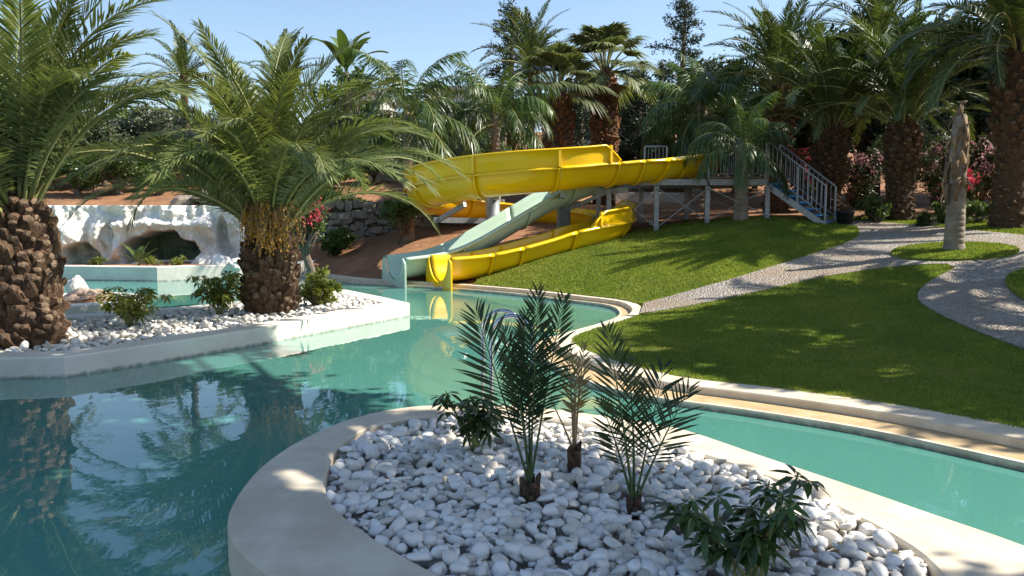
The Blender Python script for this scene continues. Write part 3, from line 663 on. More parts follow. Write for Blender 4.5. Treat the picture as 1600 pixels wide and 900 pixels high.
def date_palm(loc, label, ht, r, S, nf, seed, nb=150, group=None, scale=1, bw=.2, bh=.2, bo=.1, lower=0, fruit=0, emin=0, emax=7, bias=1.0, mats=('boot', 'bootcut'), name='date_palm', skip=None, rz=0, heroes=()):
    root = thing(name, label, 'palm tree', loc, rz, group)
    prof = [(r*.95, -.15), (r*1.0, .0), (r*1.02, ht*.35), (r*1.06, ht*.6), (r*.95, ht*.85), (r*.6, ht), (r*.3, ht+.25)]
    if lower: prof = [(r*1.0, -.2), (r*.92, .1), (r*.74, ht*lower*.6), (r*.74, ht*lower*.95), (r*.98, ht*(lower+.1)), (r*1.03, ht*.75), (r*.9, ht*.9), (r*.6, ht), (r*.3, ht+.25)]
    tr = trunk_lathe(root, prof, M['palmcore'], seed=seed)
    boots(tr, (.05, ht+.05), interp(prof), 0, bw, bh, bo, M[mats[0]], M[mats[1]], nb, seed, tilt=-.15, small=(ht*lower, .62) if lower else None)
    crown(root, S, ht+.1, nf, seed=seed, r0=r*.55, scale=scale, emin=emin, emax=emax, bias=bias, skip=skip)
    for i, (az, c) in enumerate(heroes):
        ob('frond', S[c][i % len(S[c])], root, Matrix.Translation((r*.3*math.cos(R(az)), r*.3*math.sin(R(az)), ht)) @ Matrix.Rotation(R(az), 4, 'Z') @ Matrix.Rotation(R(((i*37) % 50) - 25), 4, 'X') @ Matrix.Scale(scale, 4))
    if fruit:
        rr = np.random.default_rng(seed+9)
        for k in range(fruit):
            az = R(-90) + rr.uniform(-.3, 1.5); mb = MB(); n = 36
            for j in range(n):
                a2 = az + rr.normal(0, .28); L = rr.uniform(.35, .85); x = rr.uniform(.3, .62)
                p0 = Vector((math.cos(az)*.25, math.sin(az)*.25, .1)); p1 = Vector((math.cos(a2)*x, math.sin(a2)*x, .12+rr.uniform(-.1,.12))); p2 = p1 + Vector((math.cos(a2)*.18, math.sin(a2)*.18, -L*.5)); p3 = p1 + Vector((math.cos(a2)*.2+rr.normal(0,.04), math.sin(a2)*.2+rr.normal(0,.04), -L))
                mb.tube([p0, p1, p2, p3], [.012, .008, .006, .004], 3, m=0, cap=False)
                for q in np.linspace(.15, 1, 9):
                    c = p1.lerp(p3, q) + Vector(rr.normal(0, .02, 3).tolist()); s = .019
                    mb.add(np.array([[s,0,0],[-s,0,0],[0,s,0],[0,-s,0],[0,0,s*1.3],[0,0,-s*1.3]]) + np.array(c), [[0,2,4],[2,1,4],[1,3,4],[3,0,4],[2,0,5],[1,2,5],[3,1,5],[0,3,5]], m=1)
            o = mb.build('fruit_cluster', [M['rachisdry'], M['fruit']], root, False); o.location = (0, 0, ht+.42)
    return root
DM = [M['dateleaf'], M['rachis']]; DM2 = [M['dateleaf2'], M['rachis']]
S_big = date_set('big', 3.3, DM, n=100, ll=.54, lw=.0225, pw=1.75)
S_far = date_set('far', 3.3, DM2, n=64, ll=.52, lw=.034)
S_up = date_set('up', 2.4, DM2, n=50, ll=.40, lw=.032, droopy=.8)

# the two big palms on the left planter
p1 = P(40, 535, z=ZI-.04); p2 = P(424, 488, z=ZI-.04)
date_palm((p1.x, p1.y, ZI-.05), 'large date palm at the left edge with a thick dark trunk', 1.75, .40, S_big, 54, 3, nb=300, bw=.17, bh=.23, bo=.06, scale=1.0, emax=5, bias=1.0, skip=lambda az, c: c >= 3 and (az < 1.3 or az > 4.9), heroes=[(8, 1), (-12, 2), (25, 2), (-40, 1), (2, 2), (14, 0), (-85, 4), (-112, 5), (-140, 5), (-98, 3), (-160, 4)])
date_palm((p2.x, p2.y, ZI-.05), 'date palm with orange fruit stalks beside the white rock waterfall', 1.38, .375, S_big, 62, 11, nb=290, bw=.17, bh=.23, bo=.07, fruit=4, scale=1.05, emin=0, emax=4, bias=.95, skip=lambda az, c: c >= 4, heroes=[(-6, 1), (5, 2), (-10, 3), (0, 4), (-25, 3), (184, 1), (176, 2), (190, 4), (200, 3), (168, 3), (-60, 3), (-110, 3), (240, 4)])
# right hand date palms
for px, py, d, ty, rr_, nf, sd, lw_, lab in [
    (1293, 341, 26.0, 195, .44, 46, 5, .35, 'date palm with a swollen trunk right behind the metal stairs'),
    (1405, 343, 24.5, 188, .42, 48, 8, .45, 'date palm with a pineapple shaped trunk at the far edge of the gravel path'),
    (1577, 350, 21.5, 72, .47, 56, 13, .5, 'tallest thick date palm at the right edge of the picture'),
    (1212, 335, 28.5, 135, .42, 44, 17, .3, 'tall date palm rising directly behind the top of the stairs')]:
    q = P(px, py, d=d); top = P(px, ty, d=d); z0 = h(q.x, q.y)
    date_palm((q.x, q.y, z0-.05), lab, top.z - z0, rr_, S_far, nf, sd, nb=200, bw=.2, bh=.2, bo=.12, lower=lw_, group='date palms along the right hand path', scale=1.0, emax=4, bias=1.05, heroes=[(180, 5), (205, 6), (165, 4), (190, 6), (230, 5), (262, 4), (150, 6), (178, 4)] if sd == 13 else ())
# palms on the hill behind
for px, ty, d, nf, sd, sc, lab in [(287, 118, 38, 26, 21, .95, 'slender palm top rising on the hill between the two big date palms'), (438, 128, 36, 28, 25, 1.05, 'palm top on the hill directly behind the fruiting date palm'),
                                   (830, 95, 40, 34, 27, 1.25, 'shaggy palm behind the fan palms on the hill'), (1375, 55, 33, 34, 29, 1.3, 'palm crown high behind the right hand date palms'),
                                   (60, 95, 40, 22, 31, 1.0, 'palm top behind the leftmost date palm')]:
    q = P(px, ty, d=d); z0 = h(q.x, q.y); ht = q.z - z0
    root = thing('hill_palm', lab, 'palm tree', (q.x, q.y, z0-.1), 0, 'palms on the hill')
    trunk_lathe(root, [(.24, 0), (.17, ht*.4), (.16, ht*.8), (.2, ht), (.1, ht+.3)], M['palmcore'], seed=sd)
    crown(root, S_up, ht, nf, seed=sd, scale=sc, emax=6)

# fan palms
FM = [M['fanleaf'], M['rachis']]
FS = [[fan_mesh('fan_leaf', .95, e, 1.0, FM, seed=s*7+int(e)+100) for s in range(3)] for e in (84, 66, 46, 24, 2, -25, -50)]
for px, ty, d, r, sd, nf, lab in [(946, 112, 32, .44, 2, 40, 'fan palm with red brown trunk, the taller one behind the yellow slide'), (872, 146, 31, .5, 6, 44, 'fan palm with stout red brown trunk, the lower one behind the yellow slide')]:
    q = P(px, ty, d=d); z0 = h(q.x, q.y); ht = q.z - z0; root = thing('fan_palm', lab, 'palm tree', (q.x, q.y, z0-.05), 0, 'fan palms behind the slide')
    prof = [(r, -.1), (r*.95, ht*.3), (r, ht*.7), (r*.85, ht*.93), (r*.4, ht+.2)]; tr = trunk_lathe(root, prof, M['palmcore'], seed=sd)
    boots(tr, (ht*.3, ht), interp(prof), 0, .18, .2, .1, M['bootred'], M['bootcut'], 190, sd, tilt=-.1)
    crown(root, FS, ht+.2, nf, seed=sd, r0=.2, scale=1.05, emax=4, bias=1.5, name='fan_leaf')

# queen palms
QM = [M['queenleaf'], M['rachis']]
def qset(L, n=70, ll=.62, lw=.034):
    return [[frond_mesh('frond', L, e0, e1, n, ll, lw, -8, .75, QM, seed=int(RNG.integers(1e6)), plume=38, sway=RNG.uniform(-.15, .15), a0=66, a1=34, pw=1.15, jit=.15) for _ in range(3)] for e0, e1 in [(84, 10), (72, -30), (58, -58), (40, -75), (20, -82), (-5, -88)]]
QS = qset(2.6)
def queen(px, py, d, ty, r, nf, sd, sc, lab, base=None):
    top = P(px, ty, d=d); z0 = h(top.x, top.y); ht = top.z - z0; root = thing('queen_palm', lab, 'palm tree', (top.x, top.y, z0-.05), 0, 'feathery queen palms')
    prof = [(r*1.25, -.1), (r*1.1, .15)]; k = max(6, int(ht/.16))
    for i in range(1, k):
        z = .15 + (ht-.15)*i/k; q = r*(1.08 - .2*i/k); prof += [(q, z-.012), (q*.93, z), (q, z+.012)]
    prof += [(r*.8, ht), (r*.45, ht+.35)]
    trunk_lathe(root, prof, M['barkg'], jit=.015, n=14, seed=sd); crown(root, QS, ht+.15, nf, seed=sd, r0=r*.6, scale=sc, emax=5)
for a in [(637, 373, 26.5, 182, .16, 20, 4, 1.0, 'queen palm with slim grey trunk beside the stone wall'), (774, 300, 28.5, 190, .17, 22, 9, .92, 'queen palm drooping behind the upper curve of the yellow slide'),
          (1096, 300, 30, 178, .28, 26, 14, 1.0, 'queen palm with drooping crown just behind the slide platform'), (1160, 345, 24.3, 232, .2, 19, 18, .66, 'short queen palm on the lawn in front of the slide platform'),
          (1222, 300, 31, 150, .2, 18, 22, .95, 'queen palm partly hidden behind the stair railing')]: queen(*a)

# dead palm trunk on the round grass patch
q = P(1490, 394, d=17.9); z0 = h(q.x, q.y); ht = P(1500, 178, d=17.9).z - z0
dt = thing('dead_palm_trunk', 'crownless ringed palm trunk with ragged dry sheaths on the small grass oval', 'palm trunk', (q.x, q.y, z0), 0)
prof = [(.25, -.1), (.22, .1)]
for i in range(1, 13): z = .1 + 1.45*i/12; qq = .205 - .0025*i; prof += [(qq, z-.015), (qq*.94, z), (qq, z+.015)]
prof += [(.175, 1.75), (.165, 2.2), (.145, ht*.93), (.13, ht*.985), (.05, ht)]
trk = MB(); trk.lathe(prof, 14, jit=.02, seed=5); trk.tube([(0, 0, ht-.05), (.03, 0, ht+.22)], [.05, .03], 6); trk.lathe([(.03, 0), (.09, .03), (.1, .06)], 8, (.03, 0, ht+.2)); trk.build('trunk', M['barkg'], dt, True)
rr = np.random.default_rng(3)
for k in range(46):
    a = k*GA; z = 1.3 + (ht-1.35)*k/46; l = rr.uniform(.18, .5); wd = rr.uniform(.04, .1); r0 = float(np.interp(z, [1.3, 2.2, ht], [.185, .15, .07])); dn_ = rr.uniform() < .45
    mb = MB()
    if dn_: pts = [(r0-.02, z), (r0+.05, z+.03), (r0+.075+rr.uniform(0,.05), z-l*.45), (r0+.05+rr.uniform(0,.08), z-l)]
    else: pts = [(r0-.02, z), (r0+.025, z+l*.35), (r0+.03+rr.uniform(0,.03), z+l*.7), (r0+.02+rr.uniform(-.02,.07), z+l*rr.uniform(.85,1.0))]
    V = []
    for (r_, zz), ww in zip(pts, [1, .9, .6, .25]): o2 = rr.uniform(-.02, .02); V += [[r_*.93, -wd*ww+o2, zz+rr.normal(0,.015)], [r_*1.03, o2, zz+.01], [r_*.93, wd*ww+o2, zz+rr.normal(0,.015)]]
    Qd = [[i*3+j, i*3+j+1, i*3+j+4, i*3+j+3] for i in range(3) for j in range(2)]
    o = mb.add(V, quads=Qd).build('dry_sheath', M['sheath'] if k % 3 else M['rachisdry'], dt, True); o.rotation_euler = (0, 0, a)
    sm = o.modifiers.new('t', 'SOLIDIFY'); sm.thickness = .01

# ------------------------------------------------------------------ leafy trees and bushes
def leaves(blobs, n, size, seed, clump=60, asp=.45, spread=.16, up=0.3):
    rr = np.random.default_rng(seed); tot = sum(b[1][0]*b[1][1]+b[1][1]*b[1][2] for b in blobs); V = []
    for c, r in blobs:
        r = np.array(r); nn = max(30, int(n*(r[0]*r[1]+r[1]*r[2])/tot)); nc = max(6, int(clump*nn/n*1.0))
        d = rr.normal(size=(nc, 3)); d /= np.linalg.norm(d, axis=1)[:, None]; cc = d * (rr.uniform(.35, 1.0, nc)**.6)[:, None]
        k = rr.integers(0, nc, nn); p = (cc[k] + rr.normal(0, spread, (nn, 3))*rr.uniform(.5, 1.4, nc)[k][:, None]) * r + np.array(c); V.append(p)
    p = np.concatenate(V); n = len(p); a = rr.normal(size=(n, 3)); a[:, 2] = a[:, 2]*.6 + up; a /= np.linalg.norm(a, axis=1)[:, None]
    b = rr.normal(size=(n, 3)); b -= a*(a*b).sum(1)[:, None]; b /= np.linalg.norm(b, axis=1)[:, None]; s = size*rr.uniform(.6, 1.3, n)[:, None]
    Q = np.stack([p, p + a*s*.5 + b*s*asp*.5, p + a*s, p + a*s*.5 - b*s*asp*.5], 1).reshape(-1, 3)
    return Q, np.arange(4*n).reshape(-1, 4)
def leafy(name, loc, label, cat, blobs, n, size, mat, trunk_h=0, trunk_r=.1, seed=0, group=None, clump=60, flowers=None, asp=.45, stems=1, spread=.16, bark='bark', crown_name='crown'):
    root = thing(name, label, cat, loc, 0, group); rr = np.random.default_rng(seed+5)
    tb = MB()
    for s in range(stems):
        bx, by = (0, 0) if stems == 1 else (rr.uniform(-.2, .2), rr.uniform(-.2, .2))
        f = Vector((bx*1.5 + rr.normal(0, .08), by*1.5 + rr.normal(0, .08), trunk_h))
        tb.tube([(bx, by, -.15), (bx*1.2+rr.normal(0, .04), by*1.2, trunk_h*.5), f], [trunk_r*1.25, trunk_r, trunk_r*.8], 7)
        for c, r in blobs:
            for _ in range(2):
                e = Vector(c) + Vector([rr.uniform(-.6, .6)*q for q in r]); mid = f.lerp(e, .5) + Vector((rr.normal(0, .1), rr.normal(0, .1), .15*abs(e.z-f.z)*.3))
                tb.tube([f - Vector((0, 0, trunk_r)), mid, e], [trunk_r*.6, trunk_r*.35, trunk_r*.12], 5)
    tb.build('trunk', M[bark], root, True)
    V, F = leaves(blobs, n, size, seed, clump, asp, spread); ob(crown_name, mk(crown_name, V, [F], M[mat], smooth=False), root)
    if flowers:
        fm, fn, fs, fz = flowers; V = []; cs = []
        for c, r in blobs:
            for _ in range(fn):
                d = rr.normal(size=3); d[1] = -abs(d[1]); d[2] = abs(d[2])*.7 + fz; d /= np.linalg.norm(d); cs.append(np.array(c) + d*np.array(r)*rr.uniform(.85, 1.08))
        cs = np.array(cs); pts = (cs[:, None] + rr.normal(0, .09, (len(cs), 16, 3))).reshape(-1, 3); n2 = len(pts)
        a = rr.normal(size=(n2, 3)); a /= np.linalg.norm(a, axis=1)[:, None]; b = rr.normal(size=(n2, 3)); b -= a*(a*b).sum(1)[:, None]; b /= np.linalg.norm(b, axis=1)[:, None]
        s = fs*rr.uniform(.6, 1.2, n2)[:, None]; Q = np.stack([pts-a*s, pts-b*s, pts+a*s, pts+b*s], 1).reshape(-1, 3)
        fo = ob('flowers', mk('flowers', Q, [np.arange(4*n2).reshape(-1, 4)], M[fm], smooth=False), root); fo['kind'] = 'stuff'
    return root
def multi(rx, ry, rz, zc, k, seed, sp=.6, sub=.55):
    rr = np.random.default_rng(seed); out = []
    for i in range(k):
        a = i*2.4 + rr.uniform(-.3, .3); q = sp*math.sqrt((i+.3)/k); out.append(((rx*q*math.cos(a), ry*q*math.sin(a), zc + rz*rr.uniform(-.5, .5)), (rx*sub*rr.uniform(.8, 1.2), ry*sub*rr.uniform(.8, 1.2), rz*sub*rr.uniform(.8, 1.2))))
    return out
def at(px, d): q = P(px, 325, d=d); return (q.x, q.y, h(q.x, q.y) - .05)
def tree_px(name, px, d, ytop, wpx, label, mat, n, size, seed, cat='tree', group=None, trunk=.3, k=7, trunk_r=.12, **kw):
    l = at(px, d); top = P(px, ytop, d=d).z - l[2]; rx = wpx/2*d/FPX; th = top*trunk; rz = (top - th)/2
    return leafy(name, l, label, cat, multi(rx, rx, rz, th + rz, k, seed), n, size, M and mat, th*1.05, trunk_r, seed, group, **kw)
# left hillside
gh = 'trees on the left hillside'
tree_px('olive_tree', 232, 36, 165, 130, 'dark olive tree on the hill between the two big date palms', 'olive', 9000, .16, 41, group=gh, trunk=.3, trunk_r=.16, clump=90)
tree_px('citrus_tree', 190, 30.5, 232, 110, 'bright green citrus tree on the red soil above the waterfall', 'citrus', 7000, .13, 42, group=gh, trunk=.15)
tree_px('citrus_tree', 122, 30.2, 248, 70, 'small green tree left of the bright citrus tree above the waterfall', 'citrus', 4500, .13, 43, group=gh, trunk=.2)
tree_px('olive_bush', 165, 33, 200, 90, 'pale olive bush behind the bright citrus tree', 'greyleaf', 5000, .13, 44, group=gh, trunk=.15)
tree_px('citrus_tree', 250, 29.8, 268, 52, 'small round tree right of the bright citrus tree', 'shrub', 3500, .12, 45, group=gh, trunk=.2)
tree_px('hill_tree', 362, 48, 128, 60, 'round green tree top against the sky left of the fruiting palm', 'citrus', 4000, .24, 46, group=gh)
tree_px('hill_tree', 40, 34, 195, 150, 'shaded green tree behind the leftmost date palm', 'citrus', 7000, .18, 47, group=gh, trunk=.2)
tree_px('olive_tree', 330, 40, 190, 120, 'grey olive tree left of the fruiting date palm', 'olive', 7000, .17, 48, group=gh, trunk=.25)
tree_px('hill_shrub', 335, 29.6, 275, 70, 'low dark shrub beside the trunk of the fruiting date palm', 'shrub', 4000, .12, 49, group=gh, trunk=.1)
tree_px('olive_tree', 530, 35, 215, 110, 'olive tree on the bank between the fruiting palm and the slim queen palm', 'olive', 6000, .16, 50, group=gh, trunk=.45, trunk_r=.14)
tree_px('grey_bush', 690, 33, 212, 130, 'grey green bush above the left curve of the yellow slide', 'greyleaf', 8000, .14, 51, group=gh, trunk=.25)
tree_px('grey_bush', 590, 36, 190, 120, 'dark bush behind the slim queen palm', 'olive', 6000, .17, 52, group=gh, trunk=.25)
tree_px('grey_bush', 745, 36, 205, 90, 'grey bush under the drooping queen palm behind the slide', 'greyleaf', 5000, .15, 53, group=gh, trunk=.25)
for i, (px, d, yt, wp, mt, lab) in enumerate([(95, 37, 178, 120, 'olive', 'olive tree left of the dark olive on the hill'), (295, 35, 208, 90, 'greyleaf', 'pale bush right of the dark olive tree'), (395, 38, 175, 130, 'citrus', 'green tree hidden behind the fruiting date palm'),
        (490, 39, 178, 120, 'olive', 'olive tree right behind the crown of the fruiting palm'), (20, 31, 235, 90, 'citrus', 'green tree left of the waterfall behind the leftmost palm'), (640, 40, 170, 140, 'greyleaf', 'pale olive tree behind the slim queen palm trunk'), (745, 42, 165, 120, 'olive', 'dark olive tree below the house behind the slide'), (270, 41, 178, 110, 'citrus', 'green tree on the slope behind the dark olive')]):
    tree_px('olive_tree' if mt != 'citrus' else 'citrus_tree', px, d, yt, wp, lab, mt, 6500, .18, 140+i, group=gh, trunk=.2, trunk_r=.13, clump=90)
for i, (px, d, yt, wp, mt, lab) in enumerate([(85, 31.5, 236, 80, 'citrus', 'small citrus tree at the far left above the waterfall'), (150, 32.2, 226, 80, 'shrub', 'green tree squeezed behind the bright citrus tree'), (225, 31.6, 246, 60, 'citrus', 'small citrus tree between bright citrus and the grey boulder'), (300, 32.5, 232, 90, 'shrub', 'leafy tree on the red soil left of the fruiting palm'),
        (375, 31.5, 240, 80, 'citrus', 'leafy tree hidden behind the fruiting palm crown'), (520, 31.5, 250, 80, 'shrub', 'leafy bush on the bank right of the fruiting palm'), (585, 33, 240, 80, 'olive', 'olive bush on the bank by the low grey wall'), (655, 31.8, 262, 70, 'shrub', 'green bush on the bank next to the slim queen palm trunk')]):
    tree_px('citrus_tree' if mt == 'citrus' else 'bank_bush', px, d, yt, wp, lab, mt, 3800, .15, 340+i, group=gh, trunk=.22, trunk_r=.06, k=6)
rs_ = np.random.default_rng(77)
for i in range(26):
    px = 20 + 760*((i*0.618) % 1); d = rs_.uniform(33, 46); yt = rs_.uniform(188, 232) - (d-33)*1.8
    tree_px('scrub_bush', px, d, yt, rs_.uniform(70, 115), 'leafy bush in the dense scrub covering the left hillside', ['olive','greyleaf','darkleaf','shrub'][i % 4], 3000, .2, 300+i, cat='shrub', group='scrub bushes on the left hillside', trunk=.08, trunk_r=.05, k=5, clump=60)
# bank plants and the stone wall shrub
tree_px('bank_shrub', 620, 26.0, 312, 66, 'dark green shrub on the soil bank in front of the stone wall', 'shrub', 4200, .11, 54, cat='shrub', trunk=.25, stems=3, trunk_r=.03)
tree_px('flowering_shrub', 482, 22.5, 300, 62, 'shrub with red blossoms right behind the fruiting date palm', 'shrub', 2600, .1, 55, cat='shrub', trunk=.3, flowers=('red', 4, .04, .1))
tree_px('low_shrub', 560, 29, 305, 70, 'sprawling green plant hanging over the top of the stone wall', 'shrub', 3200, .11, 56, cat='shrub', trunk=.1)
for i, (px, d, yt, wp, lab) in enumerate([(510, 28.4, 296, 90, 'ivy like plant spilling over the left end of the stone wall'), (690, 29.2, 300, 90, 'plant growing along the stone wall top behind the slide'), (530, 26.6, 350, 46, 'small dark shrub against the foot of the stone wall'), (545, 34.5, 96, 95, 'leafy tree below the banana plant on the hill'), (455, 33, 200, 80, 'leafy tree right behind the fruiting date palm trunk')]):
    tree_px('bank_plant', px, d, yt, wp, lab, ['shrub', 'olive', 'shrub', 'citrus', 'darkleaf'][i], 4200, .13 if d < 30 else .2, 160+i, cat='shrub' if d < 30 else 'tree', trunk=.12, stems=2, trunk_r=.03 if d < 30 else .12)
# right hand backdrop
gd = 'dark trees behind the oleanders'
for i, (px, d, yt, wp, lab) in enumerate([(1250, 33, 95, 150, 'dark tree behind the top of the stairs'), (1350, 34, 35, 190, 'dark tree between the two swollen date palms'), (1470, 33, -10, 210, 'large dark tree behind the crownless trunk'),
        (1585, 31, -30, 190, 'dark tree behind the tallest date palm'), (1690, 29, 40, 160, 'dark tree beyond the right edge of the picture'), (1800, 28, 60, 190, 'second dark tree beyond the right edge of the picture'), (1930, 26, 70, 210, 'third dark tree beyond the right edge of the picture'), (-70, 31, 120, 190, 'dark tree beyond the left edge of the picture'), (-210, 30, 110, 210, 'second dark tree beyond the left edge of the picture'), (1150, 36, 120, 150, 'dark tree behind the slide platform')]):
    tree_px('evergreen_tree', px, d, yt, wp, lab, 'darkleaf', 17000, .26, 60+i, group=gd, trunk=.12, k=10, trunk_r=.2, clump=110)
for i, (px, d, yt, wp, lab) in enumerate([(960, 46, 132, 130, 'dark tree far behind the gap right of the tall fan palm'), (1030, 48, 112, 140, 'dark tree far behind the slide platform railing'), (1105, 46, 100, 140, 'dark tree far behind the drooping queen palm'), (890, 49, 150, 120, 'dark tree far behind the lower fan palm'), (1010, 38, 205, 120, 'dark bush in the shade behind the slide start'), (1075, 37, 215, 110, 'dark bush in the shade behind the platform')]):
    tree_px('evergreen_tree', px, d, yt, wp, lab, 'darkleaf', 9000, .26, 180+i, group=gd, trunk=.1, k=8, trunk_r=.18, clump=90)
gp = 'conifers on the skyline'
def conifer(px, d, ytop, wpx, label, seed, n=26, dens=1.0):
    l = at(px, d); ht = P(px, ytop, d=d).z - l[2]; r = wpx/2*d/FPX; root = thing('conifer', label, 'tree', l, 0, gp); rr = np.random.default_rng(seed)
    tb = MB(); tb.tube([(0,0,-.2),(0,0,ht*.5),(.1,0,ht*.98)], [.25,.17,.03], 7); blobs = []
    for k in range(n):
        t = k/n; z = ht*(.18 + .8*t); a = k*GA; L = r*(1 - t**1.6)*rr.uniform(.6, 1.1) + .12
        tip = Vector((math.cos(a)*L, math.sin(a)*L, z + L*.12)); tb.tube([(0,0,z-.15), tip*.5 + Vector((0,0,z*.5)), tip], [.05,.035,.015], 4)
        for q in (.45, .75, 1.0): blobs.append(((tip.x*q, tip.y*q, z + L*.12*q), (.42, .42, .28)))
    blobs.append(((.1, 0, ht), (.2, .2, .4)))
    tb.build('trunk', M['bark'], root, True); V, F = leaves(blobs, int(9000*dens), .17, seed, clump=len(blobs)*7, asp=.3, spread=.22); ob('crown', mk('crown', V, [F], M['pine'], smooth=False), root)
conifer(1062, 42, -8, 130, 'dark conifer with its tip against the sky right of the tall fan palm', 71)
conifer(798, 43, 2, 110, 'dark conifer on the skyline left of the fan palms', 72)
conifer(995, 37, 110, 120, 'dense conifer behind the gap between fan palm and platform', 73, 34)
conifer(905, 40, 120, 110, 'dark conifer behind the two fan palm trunks', 74, 30)
conifer(1130, 41, 110, 120, 'shaded conifer behind the drooping queen palm', 75, 30)
go = 'oleander bushes behind the path'
for i, (px, d, yt, wp, fl, lab) in enumerate([(1335, 28.5, 215, 80, 'pink', 'oleander with pink blossoms between the two swollen trunks'), (1462, 27, 208, 92, 'pink', 'oleander with pale pink blossoms left of the crownless trunk'),
        (1535, 26.5, 205, 80, 'pink', 'oleander with pink blossoms right of the crownless trunk'), (1612, 25, 210, 80, 'pink', 'oleander with pink blossoms at the right edge'), (1255, 28.5, 230, 70, 'red', 'oleander with a few red blossoms behind the stair railing'),
        (1495, 25.5, 262, 60, 'red', 'low oleander with deep red blossoms behind the crownless trunk'), (1400, 29, 205, 90, None, 'flowerless oleander behind the pineapple shaped trunk')]):
    tree_px('oleander', px, d, yt, wp, lab, 'olelaf', 5200, .14, 80+i, cat='shrub', group=go, trunk=.08, stems=4, trunk_r=.03, asp=.25, flowers=(fl, 5, .045, .1) if fl else None, k=6)
tree_px('olive_tree', 1460, 29.5, 165, 120, 'grey olive foliage above the pale pink oleander', 'greyleaf', 6000, .14, 95, group='olive trees on the right', trunk=.35)
for i, (px, d, yt, wp, lab) in enumerate([(1362, 24.0, 308, 56, 'small round bush beside the black plant pot'), (1528, 22.8, 312, 58, 'small bush between the crownless trunk and the tallest date palm'), (1476, 23.0, 316, 34, 'tiny bush left of the crownless trunk'), (1445, 22.6, 328, 22, 'little sprout at the path edge behind the oval')]):
    tree_px('small_bush', px, d, yt, wp, lab, 'shrub', 2200, .09, 100+i, cat='shrub', group='small bushes by the path', trunk=.1, stems=3, trunk_r=.02)
p_ = P(498, 475, z=.25)
leafy('planter_shrub', (p_.x, p_.y, .18), 'light green shrub at the right foot of the fruiting date palm', 'shrub', multi(.38, .34, .38, .40, 6, 5), 2600, .09, 'scheflit', .15, .02, 110, stems=4)
# broad leaved plant on the skyline
l = at(545, 36); z1 = P(545, 112, d=36).z - l[2]
bn = thing('banana_plant', 'broad leaved banana plant against the sky above the slim queen palm', 'plant', l)
trunk_lathe(bn, [(.2, 0), (.16, z1*.6), (.1, z1)], M['barkg'])
def banana_leaf(seed):
    rr = np.random.default_rng(seed); C = frame_pts(2.1, R(80), R(10), 10, 1.5, rr.uniform(-.15, .15)); mb = MB(); V = []
    for i, p in enumerate(C): w_ = .24*math.sin(math.pi*min(1, (i+.4)/9.6))**.6 if i > 1 else .03; V += [[p[0], p[1]-w_, p[2]+.05], list(p), [p[0], p[1]+w_, p[2]+.05]]
    return mb.add(V, quads=[[i*3+j, i*3+j+1, i*3+j+4, i*3+j+3] for i in range(9) for j in range(2)]).mesh('leaf', M['queenleaf'], True)
bl = [banana_leaf(s) for s in range(3)]
for k in range(9): ob('leaf', bl[k % 3], bn, Matrix.Translation((0, 0, z1-.1)) @ Matrix.Rotation(k*GA, 4, 'Z') @ Matrix.Rotation(R(4*k-8), 4, 'Y'))

# ------------------------------------------------------------------ water slides
def path_of(pts, step=.16): return catmull(pts, step)
CX, CY, CR = .24, 25.5, 2.8
def circ(deg, z): return (CX + CR*math.cos(R(deg)), CY + CR*math.sin(R(deg)), z)
Y_PTS = [(5.95,25.35,3.0),(5.3,25.2,2.9),(4.5,24.75,2.78),(3.7,24.1,2.70),(2.9,23.75,2.62),(2.05,23.3,2.55),circ(-67,2.46),circ(-90,2.36),circ(-115,2.24),circ(-140,2.1),circ(-165,1.97),circ(-190,1.84),circ(-215,1.72),circ(-240,1.6),circ(-265,1.5),circ(-290,1.4),circ(-315,1.3),circ(-340,1.22),circ(-365,1.12),circ(-390,1.0),circ(-418,.84),(.95,22.68,.62),(0,22.13,.38),(-.9,21.62,.22),(-1.78,21.11,.17)]
G_PTS = [(5.9,26.7,3.0),(4.6,26.15,2.9),(2.9,25.25,2.55),(1.25,24.3,1.98),(.35,23.78,1.5),(-.55,23.27,.98),(-1.4,22.78,.52),(-2.1,22.38,.28),(-3.0,21.86,.17)]
def frames(C):
    n = len(C); T = np.zeros((n, 2))
    for i in range(n): d = C[min(i+1, n-1)] - C[max(i-1, 0)]; T[i] = d[:2]/np.linalg.norm(d[:2])
    return T
def u_prof(hw, dep, k=14, lip=.085):
    a = np.linspace(-math.pi/2, math.pi/2, k); pr = [(hw*math.sin(q), dep*(1 - math.cos(q))) for q in a]
    # rolled rim on both sides
    l = [(-hw-lip, dep-.045), (-hw-lip, dep-.005), (-hw-lip*.6, dep+.02), (-hw-.02, dep+.022)]; r = [(-x, z) for x, z in l[::-1]]
    return np.array(l + pr + r)
def flume(name, C, T, i0, i1, prof, mat, parent, thick=.022, grow=0.0):
    k = len(prof); V = []
    for i in range(i0, i1+1):
        sd = np.array([T[i][1], -T[i][0]])   # right of travel
        for s, z in prof: V.append([C[i][0] + sd[0]*s*(1+grow), C[i][1] + sd[1]*s*(1+grow), C[i][2] + z - grow*.06])
    m = i1 - i0; Q = [[i*k+j, (i+1)*k+j, (i+1)*k+j+1, i*k+j+1] for i in range(m) for j in range(k-1)]
    o = ob(name, mk(name, V, [np.array(Q)], mat, smooth=True), parent); sm = o.modifiers.new('t', 'SOLIDIFY'); sm.thickness = thick; sm.offset = -1 if True else 0
    return o
